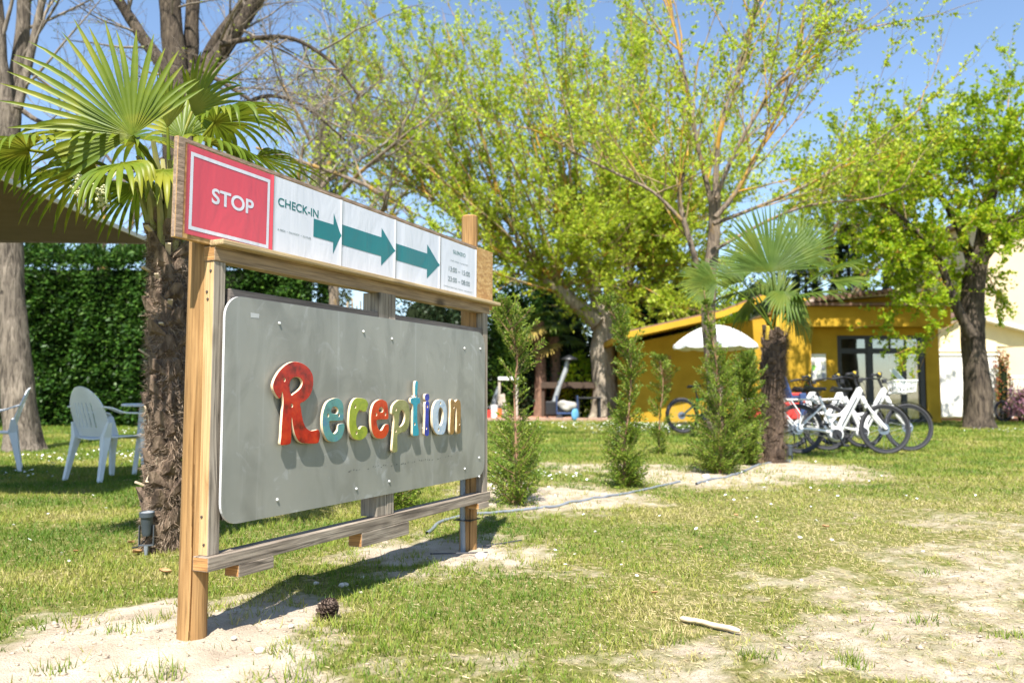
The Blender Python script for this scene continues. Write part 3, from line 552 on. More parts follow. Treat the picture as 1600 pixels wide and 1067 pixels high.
def spline_smooth(pts, k=3):
    o_ = []; n = len(pts)
    for i in range(n):
        p0, p1, p2, p3 = [Vector(pts[(i + j - 1) % n]) for j in range(4)]
        for q in range(k):
            u = q / k; o_.append(.5 * ((2 * p1) + (p2 - p0) * u + (2 * p0 - 5 * p1 + 4 * p2 - p3) * u * u + (3 * p1 - p0 - 3 * p2 + p3) * u ** 3))
    return o_
def curve_mesh(cu):
    ob = bpy.data.objects.new('tmp', cu); COL.objects.link(ob); bpy.context.view_layer.update()
    me = bpy.data.meshes.new_from_object(ob.evaluated_get(bpy.context.evaluated_depsgraph_get())); bpy.data.objects.remove(ob); return me
clay = M('bare_clay', (.72, .58, .40), (.62, .48, .31), 30, .8)
def glaze(name, a, c, e): return M('glaze_' + name, a, c, 22, .22, .12, c3=e, coat=.12, spec=.35, lo=.3, hi=.7, bd=.003)
GL = {'R': glaze('red_letter', (.085, .002, .002), (.36, .008, .003), (.46, .028, .004)), 'e1': glaze('teal_letter', (.06, .14, .15), (.08, .24, .22), (.06, .17, .26)), 'c': glaze('lime_letter', (.20, .25, .02), (.26, .31, .03), (.17, .23, .025)),
      'e2': glaze('orange_red_letter', (.30, .012, .003), (.48, .04, .006), (.40, .022, .004)), 'p': glaze('olive_letter', (.15, .16, .055), (.21, .21, .08), (.27, .27, .12)), 't': glaze('cyan_letter', (.008, .18, .26), (.01, .27, .36), (.008, .21, .31)),
      'i': glaze('blue_letter', (.01, .02, .22), (.015, .035, .36), (.01, .02, .18)), 'o': glaze('pale_blue_letter', (.24, .34, .48), (.42, .48, .54), (.2, .32, .5)), 'n': glaze('brown_letter', (.13, .065, .018), (.26, .14, .04), (.19, .10, .03))}
LB = {'R': 'tall red capital R', 'e1': 'teal letter e', 'c': 'lime green letter c', 'e2': 'orange red letter e', 'p': 'olive letter p', 't': 'cyan letter t', 'i': 'dark blue letter i', 'o': 'pale blue letter o', 'n': 'brown letter n'}
stm = plain('letter_standoff', (.5, .5, .48), .6)
for key, (polys, holes) in LETTERS.items():
    cu = bpy.data.curves.new('letter', 'CURVE'); cu.dimensions = '2D'; cu.fill_mode = 'BOTH'; cu.extrude = .0045; cu.bevel_depth = .0016; cu.bevel_resolution = 1; cu.offset = -.0016
    loops = [spline_smooth(p_) for p_ in polys] + [[Vector((hx_ + .0052 * cos(a * pi / 5), hz_ + .0066 * sin(a * pi / 5))) for a in range(10)] for hx_, hz_ in holes]
    for lp in loops:
        sp_ = cu.splines.new('POLY'); sp_.points.add(len(lp) - 1); sp_.use_cyclic_u = True
        for pt_, q in zip(sp_.points, lp): pt_.co = (q.x, q.y, 0, 1)
    me = curve_mesh(cu); me.name = 'letter'
    for v in me.vertices: x, y, z = v.co; v.co = (x, -(.1165 + z), y)
    me.materials.clear(); me.materials.append(GL[key]); me.materials.append(clay)
    for f in me.polygons: f.material_index = 0 if f.normal.y < -.55 else 1
    lo_ = link('letter', me, PN, label=LB[key])
    hb = MB()
    for hx_, hz_ in holes: hb.lathe([(.0001, -.1125), (.0035, -.112), (.0042, -.108), (.003, -.1005)], 8, c=(hx_, 0, hz_), axis='y')
    # (the screw shanks that hold the letter off the panel belong to the letter mesh)
    hb.m = [2] * len(hb.f)
    bm = bmesh.new(); bm.from_mesh(me); tmp = bpy.data.meshes.new('x'); tmp.from_pydata(hb.v, [], hb.f); tmp.materials.append(stm); tmp.polygons.foreach_set('material_index', hb.m); bm.from_mesh(tmp); bm.to_mesh(me); bm.free(); bpy.data.meshes.remove(tmp); me.materials.append(stm)
s0m = None
for s_, z_ in SCREWS:
    if s0m is None:
        s0m = MB().lathe([(.0001, -.0055), (.004, -.005), (.0058, -.0025), (.006, 0)], 10, axis='y').build('screw', plain('screw_head', (.72, .72, .70), .35, .3), PN, smooth=True); c = s0m
    else: c = s0m.copy(); COL.objects.link(c)
    c.location = (s_, -.1002, z_)
MB().add([(TAPE[0][0], -.1006, TAPE[0][1]), (TAPE[1][0], -.1006, TAPE[0][1] - .001), (TAPE[1][0] - .001, -.1006, TAPE[1][1] + .001), (TAPE[0][0] + .001, -.1006, TAPE[1][1])], [(0, 1, 2, 3)]).build('tape_scrap', plain('old_tape', (.45, .46, .46), .6), PN, fix=False)
rr = random.Random(9); gm_ = MB()
for k in range(46):     # what is left of a painted line of writing
    f = k / 46; s_ = TAPE[2][0] + (TAPE[3][0] - TAPE[2][0]) * f + rr.random() * .008; z_ = .505 + rr.random() * .008
    if rr.random() < .25 + .3 * abs(f - .5): continue
    gm_.poly([(s_, -.1005, z_), (s_ + .004 + rr.random() * .01, -.1005, z_ + .003 * rr.random()), (s_ + .006 + rr.random() * .006, -.1005, z_ + .005 + rr.random() * .004), (s_ + .002, -.1005, z_ + .004)])
tag(gm_.build('faded_writing', plain('faded_ink', (.10, .102, .09), .6), PN, fix=False), kind='stuff')
# ---------------------------------------------------------------- printed sheets
def paper(name, c, c2):
    m, t, b = _mat(name); b.inputs['Roughness'].default_value = .3; b.inputs['Coat Weight'].default_value = .25; b.inputs['Coat Roughness'].default_value = .2
    f = _noise(t, 7, 3, (1, 1, .35), dist=.6); f2 = _noise(t, 30, 3, (1, 1, .2)); t.links.new(_ramp(t, f, [(.3, c), (.7, c2)]), b.inputs['Base Color'])
    a = _n(t, 'ShaderNodeMath', operation='MULTIPLY_ADD'); t.links.new(f2, a.inputs[0]); a.inputs[1].default_value = .12; t.links.new(f, a.inputs[2]); _bump(t, b, a.outputs[0], .35, .02); return m
pw = paper('white_sheet', (.55, .565, .615), (.59, .60, .64)); pr = paper('red_sheet', (.52, .05, .066), (.58, .062, .078)); pt_ = paper('teal_ink', (.002, .12, .125), (.004, .15, .15)); pk = plain('grey_ink', (.10, .16, .17), .5); pgr = plain('dark_green_ink', (.008, .14, .14), .4)
def text_mesh(body, s0, s1, z0, h, off=0.0):
    cu = bpy.data.curves.new('t', 'FONT'); cu.body = body; cu.fill_mode = 'FRONT'; cu.offset = off
    me = curve_mesh(cu); co = np.array([v.co[:] for v in me.vertices]); mn = co.min(0); mxx = co.max(0)
    fs = [tuple(f.vertices) for f in me.polygons]
    V = [(s0 + (x - mn[0]) / (mxx[0] - mn[0]) * (s1 - s0), z0 + (y - mn[1]) / (mxx[1] - mn[1]) * h) for x, y, _ in co]; bpy.data.meshes.remove(me); return V, fs
YS = -.0670
def sheet(s0, s1, z0, z1, mat, prints, label, seed):
    rr = random.Random(seed); mb = MB(); ph = [rr.random() * 6 for _ in range(4)]
    wv = lambda s_, z_: .0005 * (1 + sin(9 * s_ + ph[0] + 2 * z_)) + .0006 * (1 + sin(23 * s_ + ph[1] - 4 * z_))
    edge = lambda s_: .0035 * max(0, 1 - (s_ - s0) / .02) ** 2 + .004 * max(0, 1 - (s1 - s_) / .018) ** 2
    yy = lambda s_, z_: YS - wv(s_, z_) - edge(s_)
    mb.grid(lambda u, v: (s0 + (s1 - s0) * u, yy(s0 + (s1 - s0) * u, z0 + (z1 - z0) * v), z0 + (z1 - z0) * v), 40, 8, 0)
    mats = [mat]
    for pm, shapes in prints:
        mats.append(pm); k = len(mats) - 1
        for vs, fs in shapes: mb.add([(x, yy(x, z) - .0009, z) for x, z in vs], fs, k)
    o = mb.build('printed_sheet', mats, bd_, smooth=False, fix=False, label=label)
    for f in o.data.polygons: 
        if f.normal.y > 0: f.flip()
    return o
def strip(s0, z0, s1, z1, n=14):
    vs = []; fs = []
    for i in range(n + 1): f = i / n; vs += [(s0 + (s1 - s0) * f, z0), (s0 + (s1 - s0) * f, z1)]
    return vs, [(2 * i, 2 * i + 2, 2 * i + 3, 2 * i + 1) for i in range(n)]
def arrow(s0, s1, s2, zc, hs, hh, n=16):
    a = strip(s0, zc - hs, s1, zc + hs, n); vs = []; fs = []
    for i in range(9): f = i / 8; vs += [(s1 + (s2 - s1) * f, zc - hh * (1 - f)), (s1 + (s2 - s1) * f, zc + hh * (1 - f))]
    return [a, (vs, [(2 * i, 2 * i + 2, 2 * i + 3, 2 * i + 1) for i in range(8)])]
tilt = lambda s_: R(.62) * s_          # the board hangs .62 degrees; undo it for the measured heights
za = lambda s_, z_: z_ + tan(R(.62)) * s_
b0, b1, c0, c1 = -.137, .236, 1.356, 1.6125
sheet(-.155, .2525, 1.339, 1.634, pr, [(pw, [strip(b0, c1 - .012, b1, c1), strip(b0, c0, b1, c0 + .012), strip(b0, c0 + .012, b0 + .0125, c1 - .012, 3), strip(b1 - .0125, c0 + .012, b1, c1 - .012, 3), text_mesh('STOP', -.041, .155, 1.463, .053, .024)])], 'red sheet reading STOP', 1)
sheet(.2545, .660, 1.339, 1.634, pw, [(pgr, [text_mesh('CHECK-IN', .281, .514, 1.527, .032, .012)]), (pk, [text_mesh('A PIEDI  •  ON FOOT  •  ZU FUSS', .281, .472, 1.4335, .0075)]), (pt_, arrow(.486, .609, .6585, za(.6, 1.478), .036, .084))], 'white sheet reading CHECK-IN with a teal arrow', 2)
sheet(.662, 1.060, 1.339, 1.634, pw, [(pt_, arrow(.664, .951, 1.0585, za(.9, 1.4805), .0425, .085))], 'white sheet with the longest teal arrow', 3)
sheet(1.062, 1.462, 1.339, 1.633, pw, [(pt_, arrow(1.064, 1.342, 1.4605, za(1.3, 1.473), .0385, .084))], 'white sheet with a scuffed teal arrow', 4)
zq = lambda z_: za(1.66, z_)
sheet(1.464, 1.853, 1.339, 1.632, pw, [(pgr, [text_mesh('SILENZIO', 1.598, 1.731, zq(1.5515), .0195, .002)]), (pk, [text_mesh('QUIET HOURS - RUHEZEITEN', 1.570, 1.759, zq(1.508), .0075), text_mesh('13:00 – 15:00', 1.554, 1.782, zq(1.4535), .026, .004), text_mesh('23:00 – 08:00', 1.548, 1.782, zq(1.402), .025, .004), text_mesh('SI PREGA DI RISPETTARE IL SILENZIO - PLEASE RESPECT', 1.505, 1.81, zq(1.369), .006), text_mesh('GRAZIE - THANK YOU - DANKE', 1.581, 1.742, zq(1.346), .006)])], 'white sheet with the quiet hours', 5)
# grey conduit up the far post (held to the post)
MB().tube([(1.862, .0, -.1), (1.862, .004, .12), (1.862, .004, .42), (1.864, .004, .6)], .0135, 10).build('conduit', MT['grey'], SG, smooth=True)
sbox('cable_tie', 1.845, 1.965, -.052, .0525, .146, .150, MT['black'], bevel=0)
# ================================================================ TREES AND PLANTS
def px(pts, Y, base):
    """photo pixels at depth Y (or (u, v, Y)) -> local points of a thing standing at base"""
    return np.array([tuple(at(q[0], q[1], q[2] if len(q) > 2 else Y) - Vector(base)) for q in pts])
def smooth_path(P_, k=4, wob=0.0, rs=None):
    P_ = np.asarray(P_, float); n = len(P_); out = []
    for i in range(n - 1):
        p0 = P_[max(i - 1, 0)]; p1 = P_[i]; p2 = P_[i + 1]; p3 = P_[min(i + 2, n - 1)]
        for q in range(k):
            u = q / k; out.append(.5 * ((2 * p1) + (p2 - p0) * u + (2 * p0 - 5 * p1 + 4 * p2 - p3) * u * u + (3 * p1 - p0 - 3 * p2 + p3) * u ** 3))
    out.append(P_[-1]); out = np.array(out)
    if wob and rs is not None: out[1:-1] += rs.normal(size=(len(out) - 2, 3)) * wob
    return out
def shoot(rs, p, d, L, r0, r1, n=7, up=.1, wob=.10, droop=0.0):
    d = np.array(d, float); d /= np.linalg.norm(d); P_ = [np.array(p, float)]
    for i in range(n - 1):
        d = d + rs.normal(size=3) * wob; d[2] += up - droop * i / n; d /= np.linalg.norm(d); P_.append(P_[-1] + d * L / (n - 1))
    return np.array(P_), np.linspace(r0, r1, n)
def along(P_, f):
    x = f * (len(P_) - 1); i = int(min(x, len(P_) - 2)); return P_[i] + (P_[i + 1] - P_[i]) * (x - i), P_[i + 1] - P_[i]
def tree(name, label, cat, base, limbs, bark_m, twig_m, leaf_m, rs, shoots=(), twigs=(8, 1.0, .012), leaves=(20, .08, .045), group=None, up=.08, twig_up=.12, twig_spread=.8, bare=.15, flare=1.5, twig2=0, leaf_from=.15, drooptw=0.0):
    """limbs: pixel guided trunk and main limbs; shoots: (limb index, f0, f1, count, length, radius, direction, spread)"""
    root = thing(name, base, label, cat, group)
    paths = []
    for k, (P_, r0, r1) in enumerate(limbs):
        sp = smooth_path(P_, 5); n = len(sp); rad = np.linspace(r0, r1, n)
        if k == 0: rad = rad * (1 + (flare - 1) * np.exp(-np.linspace(0, 1, n) * 14))
        paths.append((sp, rad))
    def rough_tubes(pp, sides):
        V, F = tubes_np(pp, sides)
        return V + rs.normal(size=V.shape) * .0 , F
    V, F = tubes_np(paths[:1], 18)
    c = np.repeat(paths[0][0], 18, axis=0); a = np.tile(np.arange(18), len(paths[0][0])); dv = V - c; f_ = 1 + .10 * np.sin(a * 5 * 2 * pi / 18 + c[:, 2] * .6) * np.exp(-np.clip(c[:, 2], 0, 9) * .8) + .05 * np.sin(a * 3 + c[:, 2] * 2.1) + (vnoise(a * .9, c[:, 2] * 3.0, 7) - .5) * .16
    V = c + dv * f_[:, None]
    link('trunk', np_mesh('trunk', V, F, bark_m, True), root)
    for pth in paths[1:]:
        V, F = tubes_np([pth], 9); V = V + (vnoise(V[:, 0] * 4 + V[:, 1] * 3, V[:, 2] * 4, 3) - .5)[:, None] * .12 * pth[1][0]
        link('limb', np_mesh('limb', V, F, bark_m, True), root)
    sh = []
    for (li, f0, f1, cnt, L, r, dr, spread) in shoots:
        for k in range(cnt):
            f = f0 + (f1 - f0) * (k + rs.rand()) / cnt; p, tn = along(paths[li][0], f); tn = tn / np.linalg.norm(tn)
            d = np.array(dr if dr is not None else tn, float) + rs.normal(size=3) * spread
            l = L * (.65 + .6 * rs.rand()); sh.append(shoot(rs, p, d, l, r * (.7 + .5 * rs.rand()), r * .18, 8, up, .09))
    tw = []; tips = []
    src = sh + paths[1:] * (1 if not sh else 0)
    nt_, tl, tr_ = twigs
    for P_, r_ in src:
        L = np.linalg.norm(P_[-1] - P_[0])
        for k in range(max(2, int(nt_ * (.7 + .6 * rs.rand())))):
            f = leaf_from + (1 - leaf_from) * rs.rand() ** .8; p, tn = along(P_, f); tn = tn / np.linalg.norm(tn)
            d = tn * .8 + rdir(rs, 1)[0] * twig_spread
            q = shoot(rs, p, d, tl * (.5 + rs.rand()), tr_, tr_ * .3, 5, twig_up, .14, drooptw); tw.append(q)
            for j in range(twig2):
                p2, t2 = along(q[0], .3 + .7 * rs.rand()); tw.append(shoot(rs, p2, t2 / np.linalg.norm(t2) + rdir(rs, 1)[0] * .7, tl * .5 * (.4 + rs.rand()), tr_ * .6, tr_ * .25, 4, twig_up, .14, drooptw))
    if sh:
        V, F = tubes_np(sh, 6); link('branches', np_mesh('branches', V, F, twig_m, True), root)
    if tw:
        V, F = tubes_np(tw, 3); tag(link('twigs', np_mesh('twigs', V, F, twig_m, True), root), kind='stuff')
    nl, ls, lw = leaves
    if nl and tw:
        C = []; D = []
        for P_, r_ in tw:
            if rs.rand() < bare: continue
            k = max(1, int(nl * (.4 + 1.2 * rs.rand()))); f = .12 + .88 * rs.rand(k); x = f * (len(P_) - 1); i = np.minimum(x.astype(int), len(P_) - 2); fr = (x - i)[:, None]
            C.append(P_[i] * (1 - fr) + P_[i + 1] * fr + rs.normal(size=(k, 3)) * ls * .35); D.append(rdir(rs, k) + np.array([0, 0, .25]) + (P_[-1] - P_[0]) / (np.linalg.norm(P_[-1] - P_[0]) + 1e-6) * .4)
        C = np.concatenate(C); D = np.concatenate(D); n = len(C); s_ = ls * (.6 + .8 * rs.rand(n))
        V, F = leaves_np(rs, C, D, s_, s_ * lw / ls); link('crown', np_mesh('crown', V, F, leaf_m), root)
    return root
bk_grey = bark('bark_grey', (.30, .25, .195), (.18, .148, .115), (.05, .041, .033)); bk_pale = bark('bark_pale', (.47, .40, .31), (.36, .30, .23), (.17, .14, .11), (.30, .30, .17), .6, 5)
bk_dark = bark('bark_dark', (.15, .117, .085), (.085, .066, .05), (.025, .02, .016)); bk_brown = bark('bark_brown', (.30, .235, .17), (.20, .155, .115), (.08, .062, .05), (.42, .25, .05), .55)
tw_or = bark('twig_lichen', (.36, .27, .13), (.26, .20, .11), (.13, .10, .065), (.52, .27, .03), .5, 6, .3); tw_gr = bark('twig_grey', (.30, .25, .20), (.22, .185, .15), (.12, .1, .08), (.38, .24, .05), .62, 6, .3)
lf_spring = leafmat('spring_leaf', [(.42, .54, .03), (.52, .60, .045), (.32, .46, .03), (.58, .62, .07), (.24, .36, .03)], .55)
lf_bright = leafmat('bright_leaf', [(.32, .47, .014), (.42, .52, .02), (.22, .38, .014), (.52, .56, .028), (.15, .27, .014)], .55)
lf_ivy = leafmat('ivy_leaf', [(.05, .13, .014), (.09, .20, .018), (.13, .26, .022), (.035, .09, .012)], .25)
lf_hedge = leafmat('hedge_leaf', [(.03, .085, .008), (.045, .12, .011), (.018, .055, .007), (.085, .17, .018), (.012, .035, .006)], .2); lf_dark = leafmat('dark_leaf', [(.018, .042, .014), (.03, .06, .02), (.012, .03, .011), (.05, .075, .03)], .12)
lf_olive = leafmat('olive_leaf', [(.06, .085, .025), (.09, .11, .035), (.045, .06, .02), (.12, .13, .05)], .2)
# --- large trunk at the left edge, bare
rs = np.random.RandomState(11)
B = gp(36, 703); B.z = -.02; Yt = B.y
tree('plane_tree', 'thick pale bare trunk at the left edge beside the plastic chair', 'tree', B,
     [(px([(36,712),(30,640),(20,520),(12,400),(9,280),(14,165)], Yt, B), .235, .18), (px([(12,190),(-2,90),(-12,-40),(-30,-190)], Yt, B), .15, .08), (px([(18,180),(33,70),(40,-40),(44,-190)], Yt + .3, B), .13, .07), (px([(28,170),(48,85),(66,0),(90,-120)], Yt - .2, B), .07, .04), (px([(14,250),(-30,200),(-90,120)], Yt, B), .08, .04), (px([(20,160),(60,190),(110,200),(150,190)], Yt + .2, B), .045, .02)],
     bk_grey, tw_gr, lf_spring, rs, [(1,.2,1,7,2.4,.03,(-.3,0,.9),.5), (2,.1,1,8,2.4,.03,(.4,-.1,.9),.5), (3,.1,1,9,2.2,.022,(.6,0,.8),.5), (4,.3,1,5,1.6,.02,None,.6), (5,.3,1,4,1.2,.012,(.8,0,.4),.4)], (7, .8, .006), (1.2, .05, .03), bare=.6, flare=1.5, twig2=1)
# --- big bare tree behind the near palm
rs = np.random.RandomState(5); B = Vector((at(283, 600, 13.5).x, 13.5, -.02)); Yt = 13.5
tree('bare_tree', 'big dark bare tree with forked limbs rising behind the near palm', 'tree', B,
     [(px([(290,692),(288,560),(286,400),(284,260),(282,150)], Yt, B), .34, .30), (px([(277,190),(272,90),(266,0),(264,-150)], Yt, B), .215, .16), (px([(292,180),(298,80),(302,-10),(310,-150)], Yt + .25, B), .15, .10), (px([(276,150),(248,95),(222,58),(196,18),(170,-20),(120,-80)], Yt - .3, B), .12, .06), (px([(296,160),(330,105),(365,55),(398,5),(440,-70)], Yt - .1, B), .165, .10), (px([(292,165),(325,85),(352,42),(380,2),(410,-70)], Yt + .4, B), .11, .06),
      (px([(285,120),(310,108),(340,125),(380,150),(430,185)], Yt - .5, B), .05, .025), (px([(345,70),(400,60),(460,62),(520,100),(560,150)], Yt - .4, B), .05, .02), (px([(300,210),(360,175),(420,150),(480,170),(540,220)], Yt - .2, B), .05, .018)],
     bk_dark, tw_gr, lf_spring, rs, [(1,.2,1,5,1.6,.022,(-.3,-.2,.6),.7), (3,.1,1,12,1.9,.022,(-.3,-.1,.6),.7), (4,.1,1,14,2.2,.026,(.5,-.1,.5),.7), (5,.2,1,8,1.8,.02,(.2,.1,.8),.7), (6,.3,1,8,1.4,.014,(.6,0,.2),.6), (7,.1,1,14,1.7,.016,(.5,0,.0),.7), (8,.1,1,14,1.7,.016,(.4,0,.3),.7)], (8, .7, .0055), (.8, .05, .03), bare=.75, flare=1.3, twig2=2, up=.0, twig_up=-.01)
# --- the big pale tree in the middle with a fan of shoots
rs = np.random.RandomState(21); B = gp(945, 655); B.z = -.03; Yt = B.y
tree('willow_tree', 'largest tree, with thick pale knobbly trunk and wide fan of yellow green shoots', 'tree', B,
     [(px([(945,660),(946,620),(943,560),(944,520),(938,488)], Yt, B), .44, .40), (px([(934,505),(905,478),(872,452),(838,428),(800,400)], Yt - .3, B), .30, .12), (px([(940,500),(928,450),(908,400),(890,340)], Yt, B), .27, .12), (px([(948,500),(972,455),(985,405),(978,330)], Yt + .2, B), .24, .10), (px([(944,495),(952,440),(958,380),(950,300)], Yt + .6, B), .16, .08), (px([(800,402),(750,360),(700,330),(640,290)], Yt - .5, B), .12, .05)],
     bk_pale, tw_or, lf_spring, rs,
     [(1,.35,1,30,9.0,.045,(-.62,0,.75),.26), (2,.35,1,26,9.0,.045,(-.28,0,.95),.24), (3,.4,1,20,8.0,.04,(.15,.1,1),.22), (4,.4,1,16,8.5,.04,(.0,.2,1),.22), (5,.1,1,28,6.8,.036,(-.55,0,.75),.27), (1,.5,1,14,4.0,.028,(-.8,-.3,.3),.35), (2,.4,1,16,3.0,.025,(.1,-.4,.4),.7), (3,.3,1,22,3.0,.025,(.5,-.3,.3),.7), (3,.45,1,30,4.6,.03,(.72,-.7,.34),.3), (1,.3,.8,10,3.6,.03,(.55,-.75,.5),.3), (2,.5,1,8,2.4,.022,(-.2,.2,.5),.6), (4,.3,1,9,2.6,.022,(.2,.3,.5),.6), (3,.3,.9,12,3.0,.024,(.7,.2,.25),.45)], (24, .95, .009), (26, .115, .065), bare=.12, flare=1.55, up=.03, twig_spread=.75, leaf_from=.08)
# --- slimmer tree in front of the yellow wing
rs = np.random.RandomState(33); B = gp(1117, 688); B.z = -.02; Yt = B.y
tree('slender_tree', 'slender tree with orange lichen on its bare spreading branches in front of the yellow wing', 'tree', B,
     [(px([(1118,692),(1117,600),(1108,520),(1108,440),(1116,370),(1117,300)], Yt, B), .145, .10), (px([(1117,330),(1120,250),(1128,190),(1150,120),(1175,30),(1190,-60)], Yt, B), .058, .02), (px([(1115,330),(1100,270),(1088,215),(1070,120),(1050,20),(1040,-70)], Yt + .3, B), .055, .018), (px([(1118,310),(1150,235),(1185,175),(1230,110),(1290,30)], Yt - .3, B), .045, .014), (px([(1103,470),(1085,400),(1066,335),(1062,300),(1072,260)], Yt - .5, B), .06, .035), (px([(1066,345),(1020,300),(960,270),(900,240),(850,210)], Yt - .8, B), .035, .012), (px([(1118,340),(1150,300),(1185,240),(1215,180),(1250,90)], Yt - .6, B), .05, .015), (px([(1115,350),(1180,325),(1260,290),(1340,240),(1440,170)], Yt - .4, B), .04, .01), (px([(1118,390),(1200,345),(1270,320),(1360,310),(1420,290)], Yt - .7, B), .035, .008)],
     bk_brown, tw_or, lf_spring, rs,
     [(1,.15,1,15,2.6,.020,(.25,0,1),.33), (2,.1,1,15,2.6,.020,(-.25,0,1),.33), (3,.15,1,15,2.5,.018,(.6,0,.8),.35), (4,.3,1,9,2.6,.018,(-.3,0,.9),.4), (5,.15,1,13,1.9,.014,(-.4,-.1,.7),.45), (6,.2,1,12,2.3,.015,(.45,-.2,.8),.35), (7,.2,1,10,1.9,.012,(.7,0,.55),.35), (8,.2,1,8,1.6,.010,(.6,0,.5),.4)], (13, .6, .005), (14, .075, .045), bare=.2, flare=1.35, up=.03, twig_spread=.7)
# --- right-hand tree
rs = np.random.RandomState(45); B = gp(1529, 669); B.z = -.03; Yt = B.y
tree('leafy_tree', 'right hand tree with dark leaning trunk and dense bright green hanging foliage', 'tree', B,
     [(px([(1530,674),(1526,600),(1520,530),(1520,460),(1528,400)], Yt, B), .31, .24), (px([(1526,420),(1538,350),(1555,285),(1568,220)], Yt, B), .17, .08), (px([(1518,525),(1495,480),(1480,440),(1462,390)], Yt - .4, B), .14, .07), (px([(1524,430),(1502,365),(1475,315),(1445,275)], Yt + .2, B), .13, .05), (px([(1530,410),(1580,350),(1640,300),(1700,250)], Yt, B), .15, .06), (px([(1462,395),(1420,350),(1380,320),(1330,300)], Yt - .4, B), .06, .03)],
     bk_dark, tw_or, lf_bright, rs,
     [(1,.1,.8,12,1.9,.03,(.1,-.2,.5),.6), (2,.2,1,12,1.8,.022,(-.5,.0,.5),.55), (3,.1,1,15,1.9,.026,(-.4,-.2,.45),.55), (4,.1,1,15,2.6,.03,(.5,-.2,.5),.6), (5,.0,1,17,1.7,.02,(-.5,.1,.55),.5), (1,.3,1,6,2.6,.014,(.1,-.1,1),.2), (3,.4,1,6,2.2,.013,(-.2,0,1),.2)], (17, .8, .007), (40, .09, .06), bare=.06, flare=1.4, up=.0, twig_up=-.06, twig_spread=.9, drooptw=.06)
# --- smaller trees behind
rs = np.random.RandomState(51)
for k, (u, Yt, topv, r, lab, cr) in enumerate([(521, 20.0, 190, .17, 'thin half bare tree seen above the left end of the top rail', 1), (468, 25.0, 120, .2, 'tall bare brown tree far behind the near palm', 0), (1345, 33.0, 290, .2, 'light green tree beyond the hall roof, left of the leafy tree', 2), (600, 33.0, 210, .2, 'faint bare tree standing between the arrow sheets and the big willow', 1), (150, 30.0, 190, .2, 'distant bare tree between the left edge trunk and the near palm', 0)]):
    B = Vector((at(u, 600, Yt).x, Yt, -.02)); h = at(u, topv, Yt).z
    P_ = np.array([(0, 0, 0), (.1, 0, h * .2), (-.05, .1, h * .45), (.1, 0, h * .6)])
    lb = [(P_, r, r * .6)] + [(np.array([P_[2 + (j % 2)] , P_[3] + (rs.normal() * .9, rs.normal() * .6, h * .12), P_[3] + (rs.normal() * 1.6, rs.normal(), h * (.28 + .15 * rs.rand()))]), r * .5, r * .2) for j in range(4)]
    tree('woodland_tree', lab, 'tree', B, lb, bk_brown, tw_gr, [lf_olive, lf_spring, lf_bright][cr], rs, [(j, .1, 1, 7 if cr < 2 else 14, h * .26, .035, None, .55) for j in range(1, 5)], (9, 1.1, .012), ((1.2, 4, 20)[cr], .13, .08), 'background trees', bare=(.7, .35, .1)[cr], twig2=1)
# ---------------------------------------------------------------- clipped hedges and shrubs
def foliage_box(name, label, cat, x0, x1, y0, y1, h, n, leaf_m, rs, ls=.13, group=None, lump=.28):
    root = thing(name, ((x0 + x1) / 2, (y0 + y1) / 2, 0), label, cat, group); wx = (x1 - x0) / 2; wy = (y1 - y0) / 2
    MB().box((-wx + .35, -wy + .35, 0), (wx - .35, wy - .35, h - .4)).build('dark_fill', dark_core, root)  # solid near-black box closing the gaps behind the leaves
    f = rs.rand(n); C = np.zeros((n, 3)); N = np.zeros((n, 3)); ft = .68
    a = f < ft; b_ = (f >= ft) & (f < .88); c = f >= .88
    C[a] = np.stack([(rs.rand(a.sum()) * 2 - 1) * wx, np.full(a.sum(), -wy), rs.rand(a.sum()) * h], 1); N[a] = (0, -1, .25)
    C[b_] = np.stack([(rs.rand(b_.sum()) * 2 - 1) * wx, (rs.rand(b_.sum()) * 2 - 1) * wy, np.full(b_.sum(), h)], 1); N[b_] = (0, -.3, 1)
    s_ = np.sign(rs.rand(c.sum()) - .5); C[c] = np.stack([s_ * wx, (rs.rand(c.sum()) * 2 - 1) * wy, rs.rand(c.sum()) * h], 1); N[c] = np.stack([s_, s_ * 0, s_ * 0 + .2], 1)
    q = C[:, 0] + C[:, 1] * .7; d = (fbm(q * 1.5, C[:, 2] * .55, 61, 4) - .5) * 2 * lump + (fbm(q * 5, C[:, 2] * 3, 66, 3) - .5) * .34
    C += N * d[:, None] + rs.normal(size=(n, 3)) * .05; C[:, 2] += np.where(b_, rs.exponential(.09, n), 0); C[:, 2] = np.clip(C[:, 2] + (fbm(C[:, 0] * 1.1, C[:, 0] * .3, 90, 3) - .5) * .7 * C[:, 2] / h, .03, None)
    D = np.stack([rs.normal(size=n) * .5, N[:, 1] * .6 + rs.normal(size=n) * .3, rs.normal(size=n) * .35 + np.where(b_, .8, -.15)], 1) + N * .35
    V, F = leaves_np(rs, C, D, ls * (.6 + .9 * rs.rand(n)), ls * .5, .2, N); link('foliage', np_mesh('foliage', V, F, leaf_m), root)
    return root
dark_core = M('dark_foliage_core', (.012, .018, .008), (.02, .028, .012), 6, .95, spec=.05)  # near-black, for shrub stems and the solid fill behind leaves
rs = np.random.RandomState(71)
foliage_box('hedge', 'tall dense clipped green hedge across the left behind the plastic chairs', 'hedge', -16.5, -5.2, 21.2, 22.8, 4.55, 64000, lf_hedge, rs, .14, None, .55)
